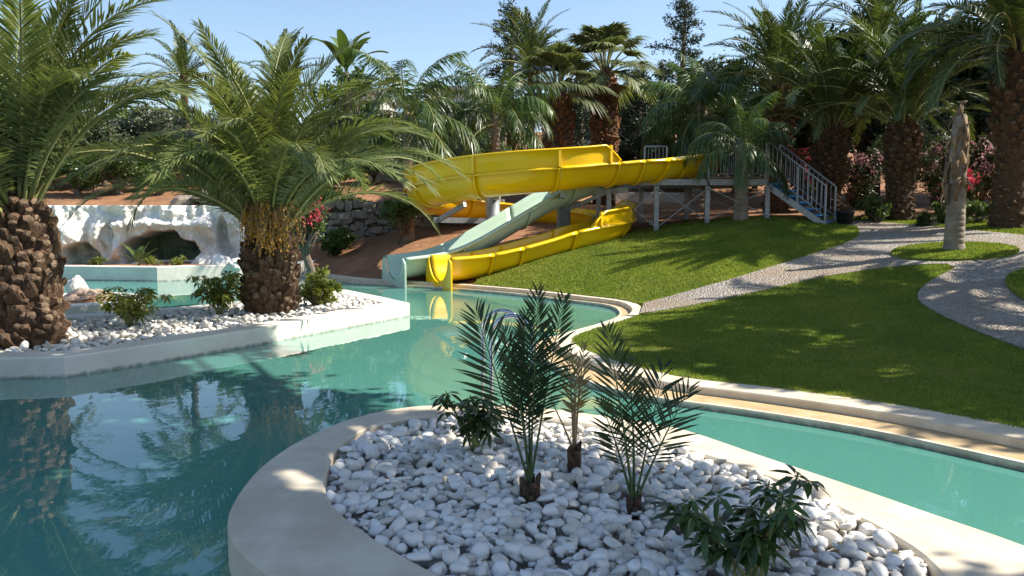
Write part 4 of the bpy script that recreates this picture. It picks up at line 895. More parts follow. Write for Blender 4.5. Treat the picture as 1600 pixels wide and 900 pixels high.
def ring(name, C, T, i, prof, mat, parent, out=.05, w_=.05, flat=False):
    sd = np.array([T[i][1], -T[i][0]]); t = T[i]; V = []; core = prof[3:-3]
    cen = np.array([0, core[:, 1].max()*.75])
    dirs = core - cen; dirs /= np.linalg.norm(dirs, axis=1)[:, None]
    for e in (-w_/2, w_/2):
        for off in (-.004, out):
            for q, d in zip(core, dirs): s, z = q + d*off; V.append([C[i][0] + sd[0]*s + t[0]*e, C[i][1] + sd[1]*s + t[1]*e, C[i][2] + z])
    k = len(core); Q = []
    for j in range(k-1):
        Q += [[k+j, k+j+1, 3*k+j+1, 3*k+j], [j, j+1, k+j+1, k+j], [2*k+j, 3*k+j, 3*k+j+1, 2*k+j+1]]
    return ob(name, mk(name, V, [np.array(Q)], mat, smooth=False), parent)
def guard(C, T, i0, i1, hw, dep, hmax, side, mat, parent, ramp=3, name='splash_guard'):
    V = []
    n = i1 - i0
    for i in range(i0, i1+1):
        q = min(1, (i - i0 + .3)/ramp, (i1 - i + .3)/ramp); hh = hmax*(.08 + .92*q); sd = np.array([T[i][1], -T[i][0]])*side
        for s, z in [(hw+.03, dep+.0), (hw+.035, dep+.06), (hw+.05, dep+hh*.5), (hw+.06, dep+hh), (hw+.11, dep+hh+.006), (hw+.12, dep+hh-.04)]: V.append([C[i][0]+sd[0]*s, C[i][1]+sd[1]*s, C[i][2]+z])
    k = 6; Q = [[i*k+j, (i+1)*k+j, (i+1)*k+j+1, i*k+j+1] for i in range(n) for j in range(k-1)]
    o = ob(name, mk(name, V, [np.array(Q)], mat, smooth=True), parent); sm = o.modifiers.new('t', 'SOLIDIFY'); sm.thickness = .02; sm.offset = 0
    return o
def guard_ribs(C, T, idx, hw, dep, hmax, side, mat, parent):
    for i in idx:
        sd = Vector((T[i][1]*side, -T[i][0]*side, 0)); t = Vector((T[i][0], T[i][1], 0)); p = Vector(C[i]); mb = MB(); V = []
        for e in (-.035, .035):
            for s, z in [(hw+.045, dep+.03), (hw+.13, dep+.03), (hw+.125, dep+hmax*.98), (hw+.06, dep+hmax*.98)]: V.append(p + sd*s + t*e + Vector((0, 0, z)))
        mb.add([tuple(v) for v in V], quads=[[0,1,2,3],[7,6,5,4],[0,4,5,1],[1,5,6,2],[2,6,7,3],[3,7,4,0]]); mb.build('guard_rib', mat, parent)
def mouth(C, T, hw, dep, mat, parent):
    """end plate: rounded outside, U opening inside, standing in the water"""
    i = len(C)-1; t = Vector((T[i][0], T[i][1], 0)); sd = Vector((t.y, -t.x, 0)); p = Vector(C[i]); k = 29
    a = np.linspace(-math.pi/2, math.pi/2, k); inner = [(hw*math.sin(q), dep*(1-math.cos(q))) for q in a]
    W, b = hw+.17, -.45; outer = []
    zt = dep + .02; rc = .2
    path = [(-hw-.02, zt)] + [(-W + rc - rc*math.sin(q), zt - rc + rc*math.cos(q)) for q in np.linspace(0, math.pi/2, 7)] + [(-W, b), (W, b)] + [(W - rc + rc*math.cos(q), zt - rc + rc*math.sin(q)) for q in np.linspace(0, math.pi/2, 7)] + [(hw+.02, zt)]
    pp = np.array(path); s = np.r_[0, np.cumsum(np.linalg.norm(np.diff(pp, axis=0), axis=1))]; u = np.linspace(0, s[-1], k); outer = np.c_[np.interp(u, s, pp[:,0]), np.interp(u, s, pp[:,1])]
    V = []
    for e in (.02, .065):
        for q in list(inner) + list(outer): V.append(p + sd*q[0] + t*e + Vector((0, 0, q[1])))
    n = 2*k; Q = []
    for j in range(k-1): Q += [[n+j, n+j+1, n+k+j+1, n+k+j], [j, k+j, k+j+1, j+1], [j, j+1, n+j+1, n+j], [k+j, n+k+j, n+k+j+1, k+j+1]]
    o = ob('outlet_plate', mk('outlet_plate', [tuple(v) for v in V], [np.array(Q)], mat, smooth=False), parent)
    return o
HW, DEP = .55, .60
PR = u_prof(HW, DEP)
ys = thing('yellow_water_slide', 'yellow spiral water slide dropping into the pool', 'water slide')
C = path_of(Y_PTS); T = frames(C); n = len(C)
cuts = [0, 4, 8, 13, 17, 22]
while cuts[-1] + 14 < n - 16: cuts.append(cuts[-1] + 11)
cuts += [n-13, n-8, n-1]
for a, b in zip(cuts[:-1], cuts[1:]): flume('flume_section', C, T, a, b, PR, M['yellow'], ys)
for i in cuts[1:-1]: ring('joint_flange', C, T, i, PR, M['yellow'], ys)
gi0 = int(np.argmin(((C - np.array([2.6,23.6,2.6]))**2).sum(1))); gi1 = int(np.argmin(((C - np.array(circ(-235,1.62)))**2).sum(1)))
# outer side of the curve is on the left of travel
guard(C, T, gi0, gi1, HW, DEP, .5, -1, M['yellow'], ys); guard_ribs(C, T, [gi0+2] + [c for c in cuts if gi0+5 < c < gi1-3], HW, DEP, .5, -1, M['yellow'], ys)
gj0 = int(np.argmin(((C - np.array(circ(-330,1.25)))**2).sum(1))); gj1 = int(np.argmin(((C - np.array((1.75,23.14,.86)))**2).sum(1)))
guard(C, T, gj0, gj1, HW, DEP, .42, -1, M['yellow'], ys); guard_ribs(C, T, [gj1-2] + [c for c in cuts if gj0+3 < c < gj1-4], HW, DEP, .42, -1, M['yellow'], ys)
mouth(C, T, HW, DEP, M['yellow'], ys)
gs = thing('green_water_slide', 'pale green straight water slide ending beside the yellow one', 'water slide')
CG = path_of(G_PTS); TG = frames(CG); ng = len(CG); PG = u_prof(.6, .55)
cg = list(range(0, ng-16, 10)) + [ng-11, ng-1]
for a, b in zip(cg[:-1], cg[1:]): flume('flume_section', CG, TG, a, b, PG, M['greenfg'], gs)
for i in cg[1:-1]: ring('joint_flange', CG, TG, i, PG, M['greenfg'], gs, .04)
mouth(CG, TG, .6, .55, M['greenfg'], gs)
# big tubular support columns with arms
def column(x, y, ztop, r, label, arms):
    z0 = h(x, y); o = thing('slide_support', label, 'column', (x, y, z0-.1)); MB().lathe([(r*1.5, 0), (r*1.5, .14), (r, .15), (r, ztop-z0), (r*.96, ztop-z0+.05)], 22).build('post', M['steel'], o, True)
    for a, b, w_ in arms: MB().bar(Vector(a) - Vector((x, y, z0-.1)), Vector(b) - Vector((x, y, z0-.1)), w_, w_*1.3).build('arm', M['steel'], o)
    return o
column(-.57, 25.3, 2.55, .21, 'left tubular steel column holding the yellow slide', [((-.6,25.2,1.62),(-2.25,24.55,1.66),.12), ((-2.1,24.6,1.66),(-1.3,23.6,2.1),.1), ((-.5,25.2,2.3),(-.4,22.9,2.3),.12)])
column(1.5, 24.85, 2.75, .2, 'right tubular steel column between the two slides', [((1.5,24.8,2.45),(3.3,24.3,2.5),.12), ((1.6,24.8,1.95),(2.7,24.4,2.45),.08), ((1.45,24.8,2.3),(1.35,23.1,2.36),.12)])

# ------------------------------------------------------------------ slide platform with railing and stairs
pf_ = thing('slide_platform', 'galvanised steel slide platform with railings and blue stairs', 'platform')
ZD = 2.86
X0, X1, Y0, Y1 = 5.55, 7.25, 24.35, 27.3
dk = thing  # (alias kept short)
for k in range(10): MB().box(((X0+X1)/2, Y0 + (k+.5)*(Y1-Y0)/10, ZD), (X1-X0, (Y1-Y0)/10-.012, .04)).build('deck_board', M['timber'], pf_)
for k in range(7): MB().box((3.9 + (X0-3.9)*.5, 25.6 + (k+.5)*.25, ZD-.02), (X0-3.9-.01, .235, .04)).build('deck_board', M['timber'], pf_)
def beam(a, b, w_=.1, hh=.16, nm='beam'): return MB().bar(a, b, w_, hh).build(nm, M['steel'], pf_)
def hbeam(a, b, w_=.09, hh=.17, nm='beam'):
    a, b = Vector(a), Vector(b); d = b - a; return MB().box((a+b)/2, (d.length, w_, hh), rz=math.atan2(d.y, d.x)).build(nm, M['steel'], pf_)
hbeam((2.6,Y0+.02,ZD-.13), (X0-.055,Y0+.02,ZD-.13)); hbeam((X0+.06,Y0+.02,ZD-.13), (X1,Y0+.02,ZD-.13)); hbeam((2.8,Y1,ZD-.16), (X1,Y1,ZD-.16))
for x in (2.75, 4.1, X0, X1-.03): hbeam((x, Y0+.08, ZD-.15), (x, Y1-.06, ZD-.15), .08, .14)
legs = []
for x in (2.75, 4.1, X0, X1):
    for y in (Y0, Y1-.1):
        z0 = h(x, y); MB().box((x, y, (z0-.1+ZD-.25)/2), (.13, .13, ZD-.23-z0+.1), bev=.01).build('leg', M['steel'], pf_); legs.append((x, y, z0))
for (a, b) in [(2.75, 4.1), (4.1, X0), (X0, X1)]:
    for y in (Y0-.075, Y1-.18):
        for s in (0, 1):
            xa, xb = (a, b) if s == 0 else (b, a); yy = y - s*.045
            MB().bar((xa, yy, h(xa, y)+.12), (xb, yy, ZD-.3), .07, .02).build('brace', M['steel'], pf_)
def railing(a, b, hgt=1.08, mid=None, gap=.115, ends=(1, 1), slope=False, drop=.1):
    """posts, rails and balusters between two deck points (z given)"""
    a, b = Vector(a), Vector(b); d = b - a; L = Vector((d.x, d.y, 0)).length; up = Vector((0, 0, hgt))
    MB().tube([a + up, b + up], .024, 8).build('handrail', M['steel'], pf_, True); lo = Vector((0, 0, drop)); MB().tube([a + lo, b + lo], .018, 6).build('bottom_rail', M['steel'], pf_, True)
    for e, p in zip(ends, (a, b)):
        if e: MB().box(p + Vector((0, 0, hgt/2 - .06)), (.05, .05, hgt+.1)).build('post', M['steel'], pf_)
    n = max(2, int(L/gap))
    me = MB().tube([(0, 0, 0), (0, 0, hgt - drop)], .011, 5).mesh('baluster', M['steel'])
    for k in range(1, n): p = a.lerp(b, k/n); ob('baluster', me, pf_, Matrix.Translation(p + lo))
railing((X0+.03, Y0+.03, ZD), (X1-.05, Y0+.03, ZD)); railing((4.2, Y1-.05, ZD), (4.9, Y1-.05, ZD)); railing((X0+.3, Y1-.05, ZD), (X1-.05, Y1-.05, ZD)); railing((X1-.05, Y0+1.3, ZD), (X1-.05, Y1-.05, ZD), ends=(1, 0))
# stairs run down to the right and slightly towards the viewer
sA = Vector((X1, Y0+.1, ZD)); q = P(1296, 345, d=23.4); zb = h(q.x, q.y); sB = Vector((q.x, q.y, zb)); dd = sB - sA; dh = Vector((dd.x, dd.y, 0)); sl_ = dh.length; du = dh.normalized(); dn = Vector((-du.y, du.x, 0)); WS = .95
ang = math.atan2(du.y, du.x); NS = 7
for k in range(1, NS+1):
    t = k/(NS+.6); c = sA + dh*(t - .02) + Vector((0, 0, dd.z*t)) + dn*(WS/2)
    st = MB().box(c, (.26, WS-.05, .045), rz=ang, bev=.008).build('step', M['blue'], pf_)
    MB().box(c + du*-.12 + Vector((0, 0, -.07)), (.015, WS-.05, .1), rz=ang).build('riser', M['blue'], st)
for s in (0, WS):
    a, b = sA + dn*s + Vector((0, 0, -.2)), sB + dn*s + Vector((0, 0, -.08)); V = []
    for e in (-.022, .022):
        for p, z in ((a, .1), (b, .1), (b, -.1), (a, -.1)): V.append(tuple(p + dn*e + Vector((0, 0, z))))
    MB().add(V, quads=[[0,1,2,3],[7,6,5,4],[0,4,5,1],[1,5,6,2],[2,6,7,3],[3,7,4,0]]).build('stringer', M['steel'], pf_)
    railing(sA + dn*s + du*.04, sA + dn*s + dd*.93, 1.0, gap=.12, drop=.16)
    p = sA + dn*s + dd*.5; MB().box(p + Vector((0, 0, .45)), (.045, .045, 1.0), rz=ang).build('post', M['steel'], pf_)
# ------------------------------------------------------------------ rock waterfall
wf = thing('rock_waterfall', 'white painted artificial rock waterfall with a dark green cave', 'waterfall', P(72, 413, d=25.6) * 1)
wf.location.z = .3; wf.rotation_euler.z = R(9)
WW, WH = 6.05, 1.78; NU, NV = 150, 56
def ridge(p): return 1 - abs(mnoise.noise(p))
V = np.zeros((NV, NU, 3)); stain_shade = np.zeros((NV, NU))
for j in range(NV):
    for i in range(NU):
        u = WW*i/(NU-1); v = WH*j/(NV-1); 
        wv = .12*mnoise.noise((u*1.7, v*1.7, 8)) ; uu, vv = u + wv, v + .1*mnoise.noise((u*2, v*2, 4))
        d = .30*mnoise.noise((u*.8, v*1.0, 0)) + .22*ridge(Vector((u*1.6, v*1.3, 5))) - .26*abs(mnoise.noise((u*2.6, v*1.6, 2))) - .10*abs(mnoise.noise((u*6, v*4, 7))) + .05*mnoise.noise((u*12, v*9, 3))
        vd = mnoise.voronoi((uu*.95, vv*.8, .3))[0]; d += .30*min(1, (vd[1]-vd[0])*1.8) - .2*vd[0]; d += .35*(1 - v/WH)*.6
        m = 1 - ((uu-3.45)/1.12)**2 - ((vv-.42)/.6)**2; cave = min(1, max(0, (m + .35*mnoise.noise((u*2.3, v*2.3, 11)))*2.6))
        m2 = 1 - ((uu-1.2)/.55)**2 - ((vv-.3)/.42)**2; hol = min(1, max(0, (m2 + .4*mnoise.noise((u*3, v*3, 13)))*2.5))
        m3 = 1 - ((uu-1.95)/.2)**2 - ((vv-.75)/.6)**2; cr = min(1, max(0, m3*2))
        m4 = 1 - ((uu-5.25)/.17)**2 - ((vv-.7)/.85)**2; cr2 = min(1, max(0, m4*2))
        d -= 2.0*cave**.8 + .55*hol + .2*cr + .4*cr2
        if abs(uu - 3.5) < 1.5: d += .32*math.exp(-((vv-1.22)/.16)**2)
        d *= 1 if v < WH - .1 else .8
        V[j, i] = (u, -d - .45, v); stain_shade[j, i] = max(cave, .7*hol, .3*cr)
Vf = V.reshape(-1, 3); Q = [[j*NU+i, j*NU+i+1, (j+1)*NU+i+1, (j+1)*NU+i] for j in range(NV-1) for i in range(NU-1)]
bk = len(Vf); extra = []
for i in range(NU): extra.append((WW*i/(NU-1), 2.6, WH - .02)); 
for i in range(NU): extra.append((WW*i/(NU-1), 2.6, 0))
for i in range(NU-1): Q += [[(NV-1)*NU+i, (NV-1)*NU+i+1, bk+i+1, bk+i], [bk+i, bk+i+1, bk+NU+i+1, bk+NU+i]]
endsV = []
me = mk('rock_face', np.r_[Vf, np.array(extra)], [np.array(Q)], M['white_rock'], smooth=True)
at_ = me.attributes.new('algae_shade', 'FLOAT', 'POINT'); at_.data.foreach_set('value', np.r_[stain_shade.ravel(), np.zeros(len(extra))].astype(np.float32))
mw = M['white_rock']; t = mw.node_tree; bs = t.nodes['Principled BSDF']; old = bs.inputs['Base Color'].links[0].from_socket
an = N(t, 'ShaderNodeAttribute', attribute_name='algae_shade'); mx = N(t, 'ShaderNodeMixRGB'); ml = N(t, 'ShaderNodeMath', operation='MULTIPLY'); ml.inputs[1].default_value = .85
t.links.new(an.outputs['Fac'], ml.inputs[0]); t.links.new(ml.outputs[0], mx.inputs[0]); t.links.new(old, mx.inputs[1]); mx.inputs[2].default_value = (.10,.19,.12,1); t.links.new(mx.outputs[0], bs.inputs['Base Color'])  # algae green plus painted shade darkens the cave, hollow and crack
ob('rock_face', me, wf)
for s, x in ((0, 0), (1, WW)):
    col = V[:, 0 if s == 0 else -1]; mb = MB(); vv = [tuple(c) for c in col] + [(x, 2.6, c[2]) for c in col]; k = NV
    mb.add(vv, quads=[[i, i+1, k+i+1, k+i] if s else [i, k+i, k+i+1, i+1] for i in range(NV-1)]).build('rock_side', M['white_rock'], wf, True)
# a few loose rocks at its foot and right end, each a thing
def rock(loc, s, label, mat, seed, sq=(1, 1, .75)):
    rr = np.random.default_rng(seed); bm = bmesh.new(); bmesh.ops.create_icosphere(bm, subdivisions=3, radius=1); o_ = rr.uniform(0, 90, 3)
    for v in bm.verts: p = v.co + Vector(o_.tolist()); v.co *= 1 + .32*mnoise.noise(p*1.1) + .12*mnoise.noise(p*3)
    me = bpy.data.meshes.new('rock'); bm.to_mesh(me); bm.free(); me.materials.append(mat)
    o = ob('rock', me); o.location = loc; o.scale = (s*sq[0], s*sq[1], s*sq[2]); o.rotation_euler.z = rr.uniform(0, 6); return tag(o, label, 'rock')
M['rock2'] = surf('brown_rock', (.34,.24,.17), (.52,.41,.32), scale=5, rough=.9, bump=.5, bscale=20)
rw = (P(345, 413, d=24.3)); rock((rw.x, rw.y, .42), .3, 'small pale rock at the foot of the waterfall pillar', M['white_rock'], 3)
rw = (P(368, 416, d=24.2)); rock((rw.x, rw.y, .4), .22, 'pale flat rock at the right end of the waterfall', M['white_rock'], 4)
rw = P(85, 462, z=.3); rock((rw.x+.4, rw.y+.3, .27), .3, 'pinkish brown rock on the small round planter', M['rock2'], 5, (1.7, 1, .5))
rw = P(150, 458, z=.3); rock((rw.x, rw.y+.2, .25), .24, 'flat brown rock at the right rim of the small round planter', M['rock2'], 6, (1.8, 1, .45))
rw = P(112, 452, z=.3); rock((rw.x, rw.y+.2, .3), .22, 'white pointed rock on the small round planter', M['white_rock'], 7, (1, 1, 1.2))
rw = G(1022, 350); rock((rw.x, rw.y, rw.z), .16, 'small white rock on the grass under the platform', M['white_rock'], 8)
rw = P(262, 322, d=27.4); rock((rw.x+.5, rw.y+.2, h(rw.x, rw.y)+.1), .42, 'grey boulder on the soil above the waterfall', M['stone'], 9, (1.5, 1, .6))
rw = P(345, 322, d=27.6); rock((rw.x, rw.y, h(rw.x, rw.y)+.1), .5, 'dark mossy boulder above the right end of the waterfall', M['stone'], 10, (1.8, 1, .7))

# ------------------------------------------------------------------ stone retaining wall on the bank
a = P(478, 386, d=27.4); b = P(775, 372, d=28.6)
sw = thing('stone_wall', 'dry stone retaining wall on the bank behind the slim queen palm', 'wall', (a.x, a.y, 0)); Lw = math.hypot(b.x-a.x, b.y-a.y); wa = math.atan2(b.y-a.y, b.x-a.x); sw.rotation_euler.z = wa
zb0, zt0 = .5, 2.2
MB().box((Lw/2, .36, (zb0+zt0)/2), (Lw, .6, zt0-zb0)).build('core', M['mortar'], sw)
rr = np.random.default_rng(12); stm = []
for s in range(8):
    bm = bmesh.new(); bmesh.ops.create_cube(bm, size=1); bmesh.ops.bevel(bm, geom=bm.edges[:], offset=.16, segments=1, affect='EDGES')
    for v in bm.verts: v.co += Vector(rr.normal(0, .045, 3).tolist())
    me = bpy.data.meshes.new('stone'); bm.to_mesh(me); bm.free(); me.materials.append(M['stone']); stm.append(me)
z = zb0
while z < zt0 - .05:
    rh = rr.uniform(.18, .36); x = rr.uniform(-.2, 0)
    while x < Lw:
        ln = rr.uniform(.22, .55); hh = rh*rr.uniform(.75, 1.25)
        ob('stone', stm[int(rr.integers(0, 8))], sw, Matrix.Translation((x + ln/2, .06 + rr.normal(0, .03), z + rh/2 + rr.normal(0, .045))) @ Matrix.Rotation(rr.normal(0, .28), 4, 'Y') @ Matrix.Diagonal((ln*.97, .3, hh*.97, 1))); x += ln
    z += rh
# ------------------------------------------------------------------ foreground plants on the island
M['rachisg'] = surf('green_rachis', (.05,.085,.025), (.09,.13,.04), scale=4, rough=.5, bump=0)
YM = [M['youngleaf'], M['rachisg']]
def young_palm(px, py, label, specs, stem_h, stem_r, sc=1.0, dry=False, extra=0):
    q = P(px, py, z=ZI-.02); root = thing('young_palm', label, 'palm tree', (q.x, q.y, ZI-.06), 0)
    ym = [M['dryleaf'], M['rachisdry']] if dry else YM
    mb = MB(); rr = np.random.default_rng(int(px)); mb.lathe([(stem_r*1.1, 0), (stem_r*1.15, stem_h*.3), (stem_r*.9, stem_h*.8), (stem_r*.4, stem_h*1.05)], 10, jit=.12)
    mb.build('stem', M['palmcore'], root, True)
    for k in range(14):
        a = k*GA; zz = .03 + stem_h*.9*k/14; ob('leaf_base', boot_mesh(.1, .2, .05, M['palmcore'], M['boot'], k % 4), root, Matrix.Translation((stem_r*math.cos(a), stem_r*math.sin(a), zz)) @ Matrix.Rotation(a - math.pi/2, 4, 'Z') @ Matrix.Scale(.42, 4))
    for i, (az, e0, e1, L, keep, ll, roll) in enumerate(specs):
        me = frond_mesh('frond', L*sc, e0, e1, int(23*L), ll*.92, .0125, 14, .12, ym, seed=i*31+int(px), pet=.34, a0=56, a1=26, rw=.011, pw=1.2, keep=keep, jit=.08)
        ob('frond', me, root, Matrix.Translation((0, 0, stem_h*.85)) @ Matrix.Rotation(R(az), 4, 'Z') @ Matrix.Rotation(R(roll), 4, Vector((math.cos(R(e0)), 0, math.sin(R(e0))))))
    return root
# az: 0 = right, 90 = away, 180 = left, 270 = towards the viewer
young_palm(828, 782, 'left and largest young date palm with dark fronds on the pebble island', [(178, 74, 58, 1.38, 1, .34, -75), (188, 85, 72, 1.20, 1, .26, -55), (10, 88, 83, 1.48, 1, .24, 70), (-5, 81, 72, 1.45, 1, .22, 80), (95, 86, 78, 1.3, 1, .24, 10), (150, 84, 74, 1.05, 1, .22, -50)], .15, .05, sc=.80)
young_palm(897, 742, 'slim half dry young palm between the two greener ones on the island', [(190, 70, 58, .72, .25, .2, 0), (0, 86, 82, 1.0, .55, .16, 60), (180, 87, 84, .95, .5, .16, -70), (90, 84, 80, .9, .5, .15, 0), (270, 83, 80, .85, .5, .14, 30)], .22, .032, sc=.72, dry=True)
young_palm(990, 798, 'right young date palm with thin spreading fronds on the pebble island', [(178, 83, 72, 1.42, .8, .28, -70), (10, 78, 50, 1.15, .8, .28, 70), (-15, 70, 42, 1.05, .75, .26, 75), (165, 76, 58, .85, .7, .22, -50), (80, 84, 70, 1.15, .8, .24, 30)], .07, .028, sc=.74)
def whorl(nl, ll, lw, mat, seed):
    rr = np.random.default_rng(seed); mb = MB()
    for k in range(nl):
        a = 2*math.pi*k/nl + rr.normal(0, .1); l = ll*rr.uniform(.8, 1.15); d = np.array([math.cos(a), math.sin(a), 0]); s = np.array([-math.sin(a), math.cos(a), 0]); up = np.array([0, 0, 1.])
        e = rr.uniform(-.35, .15); f = lambda t: d*l*t + up*(e*l*t - .35*l*t*t)
        V = [f(.12), f(.4)-s*lw*.8+up*.006, f(.4), f(.4)+s*lw*.8+up*.006, f(.75)-s*lw*.7+up*.004, f(.75), f(.75)+s*lw*.7+up*.004, f(1.05)]
        mb.add(V, [[0,2,1],[0,3,2],[4,5,7],[5,6,7]], [[1,2,5,4],[2,3,6,5]])
        mb.add([[0,0,.002]-s*.003, f(.14)-s*.002, f(.14)+s*.002, [0,0,.002]+s*.003], quads=[[0,1,2,3]])
    return mb.mesh('leaf_whorl', mat, True)
def schefflera(loc, label, hgt, spread, nst, nw, mat, seed, ll=.11, lw=.022, cat='plant', group=None):
    root = thing('umbrella_plant', label, cat, loc, 0, group); rr = np.random.default_rng(seed); ws = [whorl(7, ll, lw, mat, seed+i) for i in range(4)]; sb = MB(); tips = []
    for s in range(nst):
        a = s*GA + rr.uniform(-.3, .3); hh = hgt*rr.uniform(.5, 1.0); sp = spread*rr.uniform(.15, 1.0); pts = [Vector((rr.normal(0, .03), rr.normal(0, .03), -.03))]
        for k in range(1, 5): t = k/4; pts.append(Vector((math.cos(a)*sp*t**1.2 + rr.normal(0, .012), math.sin(a)*sp*t**1.2 + rr.normal(0, .012), hh*t)))
        sb.tube(pts, [.011, .009, .008, .006, .004], 5)
        for k in range(nw):
            t = .35 + .65*(k+.6)/nw; i = min(3, int(t*4)); p = pts[i].lerp(pts[i+1], t*4-i); b = rr.uniform(0, 6.28); l = rr.uniform(.05, .12)*(ll/.11) if k < nw-1 else .01
            e = p + Vector((math.cos(b)*l, math.sin(b)*l, l*.5)); sb.tube([p, e], [.003, .002], 3, cap=False); tips.append(e)
    sb.build('stem', M['rachis'], root, True)
    for e in tips: ob('leaf_whorl', ws[int(rr.integers(0, 4))], root, Matrix.Translation(e) @ Matrix.Rotation(rr.normal(0, .35), 4, 'X') @ Matrix.Rotation(rr.normal(0, .35), 4, 'Y') @ Matrix.Rotation(rr.uniform(0, 6.28), 4, 'Z') @ Matrix.Scale(rr.uniform(.75, 1.15), 4))
    return root
q = P(1172, 902, z=ZI); schefflera((q.x, q.y, ZI-.04), 'large dark umbrella plant at the front right of the pebble island', .60, .42, 11, 5, M['schef'], 5, .115, .021)
q = P(742, 700, z=ZI); schefflera((q.x, q.y, ZI-.04), 'small umbrella plant behind the largest young palm on the island', .45, .26, 9, 5, M['schef'], 9, .105, .02)
q = P(205, 508, z=ZI); schefflera((q.x, q.y, ZI-.04), 'yellow green umbrella plant on the pebbles between the two big date palms', .62, .55, 14, 5, M['scheflit'], 15, .14, .03)
q = P(343, 490, z=ZI); schefflera((q.x, q.y, ZI-.04), 'yellow green umbrella plant left of the fruiting date palm trunk', .75, .42, 13, 6, M['scheflit'], 19, .14, .03)
# little plants at the waterfall foot
q = P(217, 414, d=24.0)
wp = thing('small_palm', 'small bright palm in front of the waterfall cave', 'palm tree', (q.x, q.y, .34)); LM = [M['queenleaf'], M['rachis']]
for i, (az, e0, e1, L) in enumerate([(180, 75, 35, .8), (0, 65, 20, .75), (20, 80, 50, .8), (200, 60, 20, .6), (90, 80, 50, .6), (-70, 70, 30, .5)]): ob('frond', frond_mesh('frond', L, e0, e1, 22, .2, .02, 15, .2, LM, seed=i, pet=.3, rw=.012), wp, Matrix.Rotation(R(az), 4, 'Z'))
for i, (px, lab) in enumerate([(150, 'tiny green shrub at the left foot of the waterfall'), (236, 'tiny shrub right of the small bright palm by the cave'), (275, 'tiny shrub at the right side of the waterfall cave')]):
    q = P(px, 412, d=24.1); leafy('tiny_shrub', (q.x, q.y, .33), lab, 'shrub', multi(.28, .2, .14, .16, 4, i), 500, .08, 'scheflit', .08, .012, 120+i, 'tiny shrubs at the waterfall', stems=2)

# ------------------------------------------------------------------ pool ladder rails on the island rim
lad = thing('pool_ladder', 'pair of polished steel ladder handrails at the far island rim', 'ladder', (0, 0, 0))
for (x, y) in ((-.085, 7.55), (.0, 7.2)):
    pts = []
    for a in np.linspace(180, 0, 17): pts.append((x + .175*math.cos(R(a)), y - .0*a, ZI + .66 + .175*math.sin(R(a))))
    pts = [(x-.175, y, -.9), (x-.175, y, ZI+.3)] + pts + [(x+.175, y, ZI+.3), (x+.175, y, ZI-.05)]
    MB().tube(pts, .021, 10).build('rail', M['chrome'], lad, True)
for z in (-.25, -.55): MB().tube([(-.26, 7.55, z), (-.175, 7.2, z)], .025, 8).build('rung', M['chrome'], lad, True)
# ------------------------------------------------------------------ plant pot by the stairs
q = P(1320, 349, d=23.6); pt = thing('plant_pot', 'round black plastic plant pot at the foot of the stairs', 'pot', (q.x, q.y, h(q.x, q.y)))
MB().lathe([(.17, 0), (.2, .02), (.235, .33), (.255, .335), (.255, .39), (.23, .39), (.22, .3)], 24).build('pot', M['black'], pt, True)
MB().lathe([(.0, .31), (.12, .315), (.222, .305)], 16).build('soil', M['soil'], pt, True)
# ------------------------------------------------------------------ white car parked on the hill
q = P(906, 230, d=44); zc = P(906, 206, d=44).z - 1.5
car = thing('parked_car', 'white car parked between the fan palm trunks on the hill', 'car', (q.x, q.y, zc), R(168))
prof = [(-2.05,.35),(-2.1,.75),(-1.95,.95),(-1.2,1.02),(-.55,1.46),(.75,1.5),(1.5,1.05),(2.05,.95),(2.12,.6),(2.08,.35)]; V = []
for y, s in ((-.82, 1), (.82, 1)): V += [(x, y*(.84 if z > 1.1 else 1), z) for x, z in prof]
k = len(prof); mb = MB(); mb.add(V, quads=[[i, (i+1) % k, k+(i+1) % k, k+i] for i in range(k)])
for s in (0, k): mb.add([V[s+i] for i in range(k)] + [(0, V[s][1], .6)], [[i, (i+1) % k, k] for i in range(k)])
mb.build('body', M['carwhite'], car)
for s in (-1, 1):
    MB().add([(-1.1, s*.835, 1.04), (1.35, s*.835, 1.06), (.72, s*.705, 1.42), (-.5, s*.705, 1.4)], quads=[[0,1,2,3]]).build('side_window', M['glass'], car)
    for x in (-1.3, 1.3):
        w_ = MB().lathe([(.2, -.1), (.32, -.1), (.33, 0), (.32, .1), (.2, .1)], 18).build('wheel', M['rubber'], car, True); w_.location = (x, s*.78, .33); w_.rotation_euler = (R(90), 0, 0)
for nm, a, b in (('windscreen', (-1.15, 1.07), (-.58, 1.45)), ('rear_window', (1.44, 1.12), (.8, 1.49))):
    e = -.012 if nm == 'windscreen' else .012
    MB().add([(a[0]+e, -.68, a[1]+.012), (a[0]+e, .68, a[1]+.012), (b[0]+e, .62, b[1]+.012), (b[0]+e, -.62, b[1]+.012)], quads=[[0,1,2,3]]).build(nm, M['glass'], car)
gz = MB().box((q.x, q.y+1, zc-2), (9, 6, 4)); hb = gz.build('terrace', M['soil']); struct(hb)
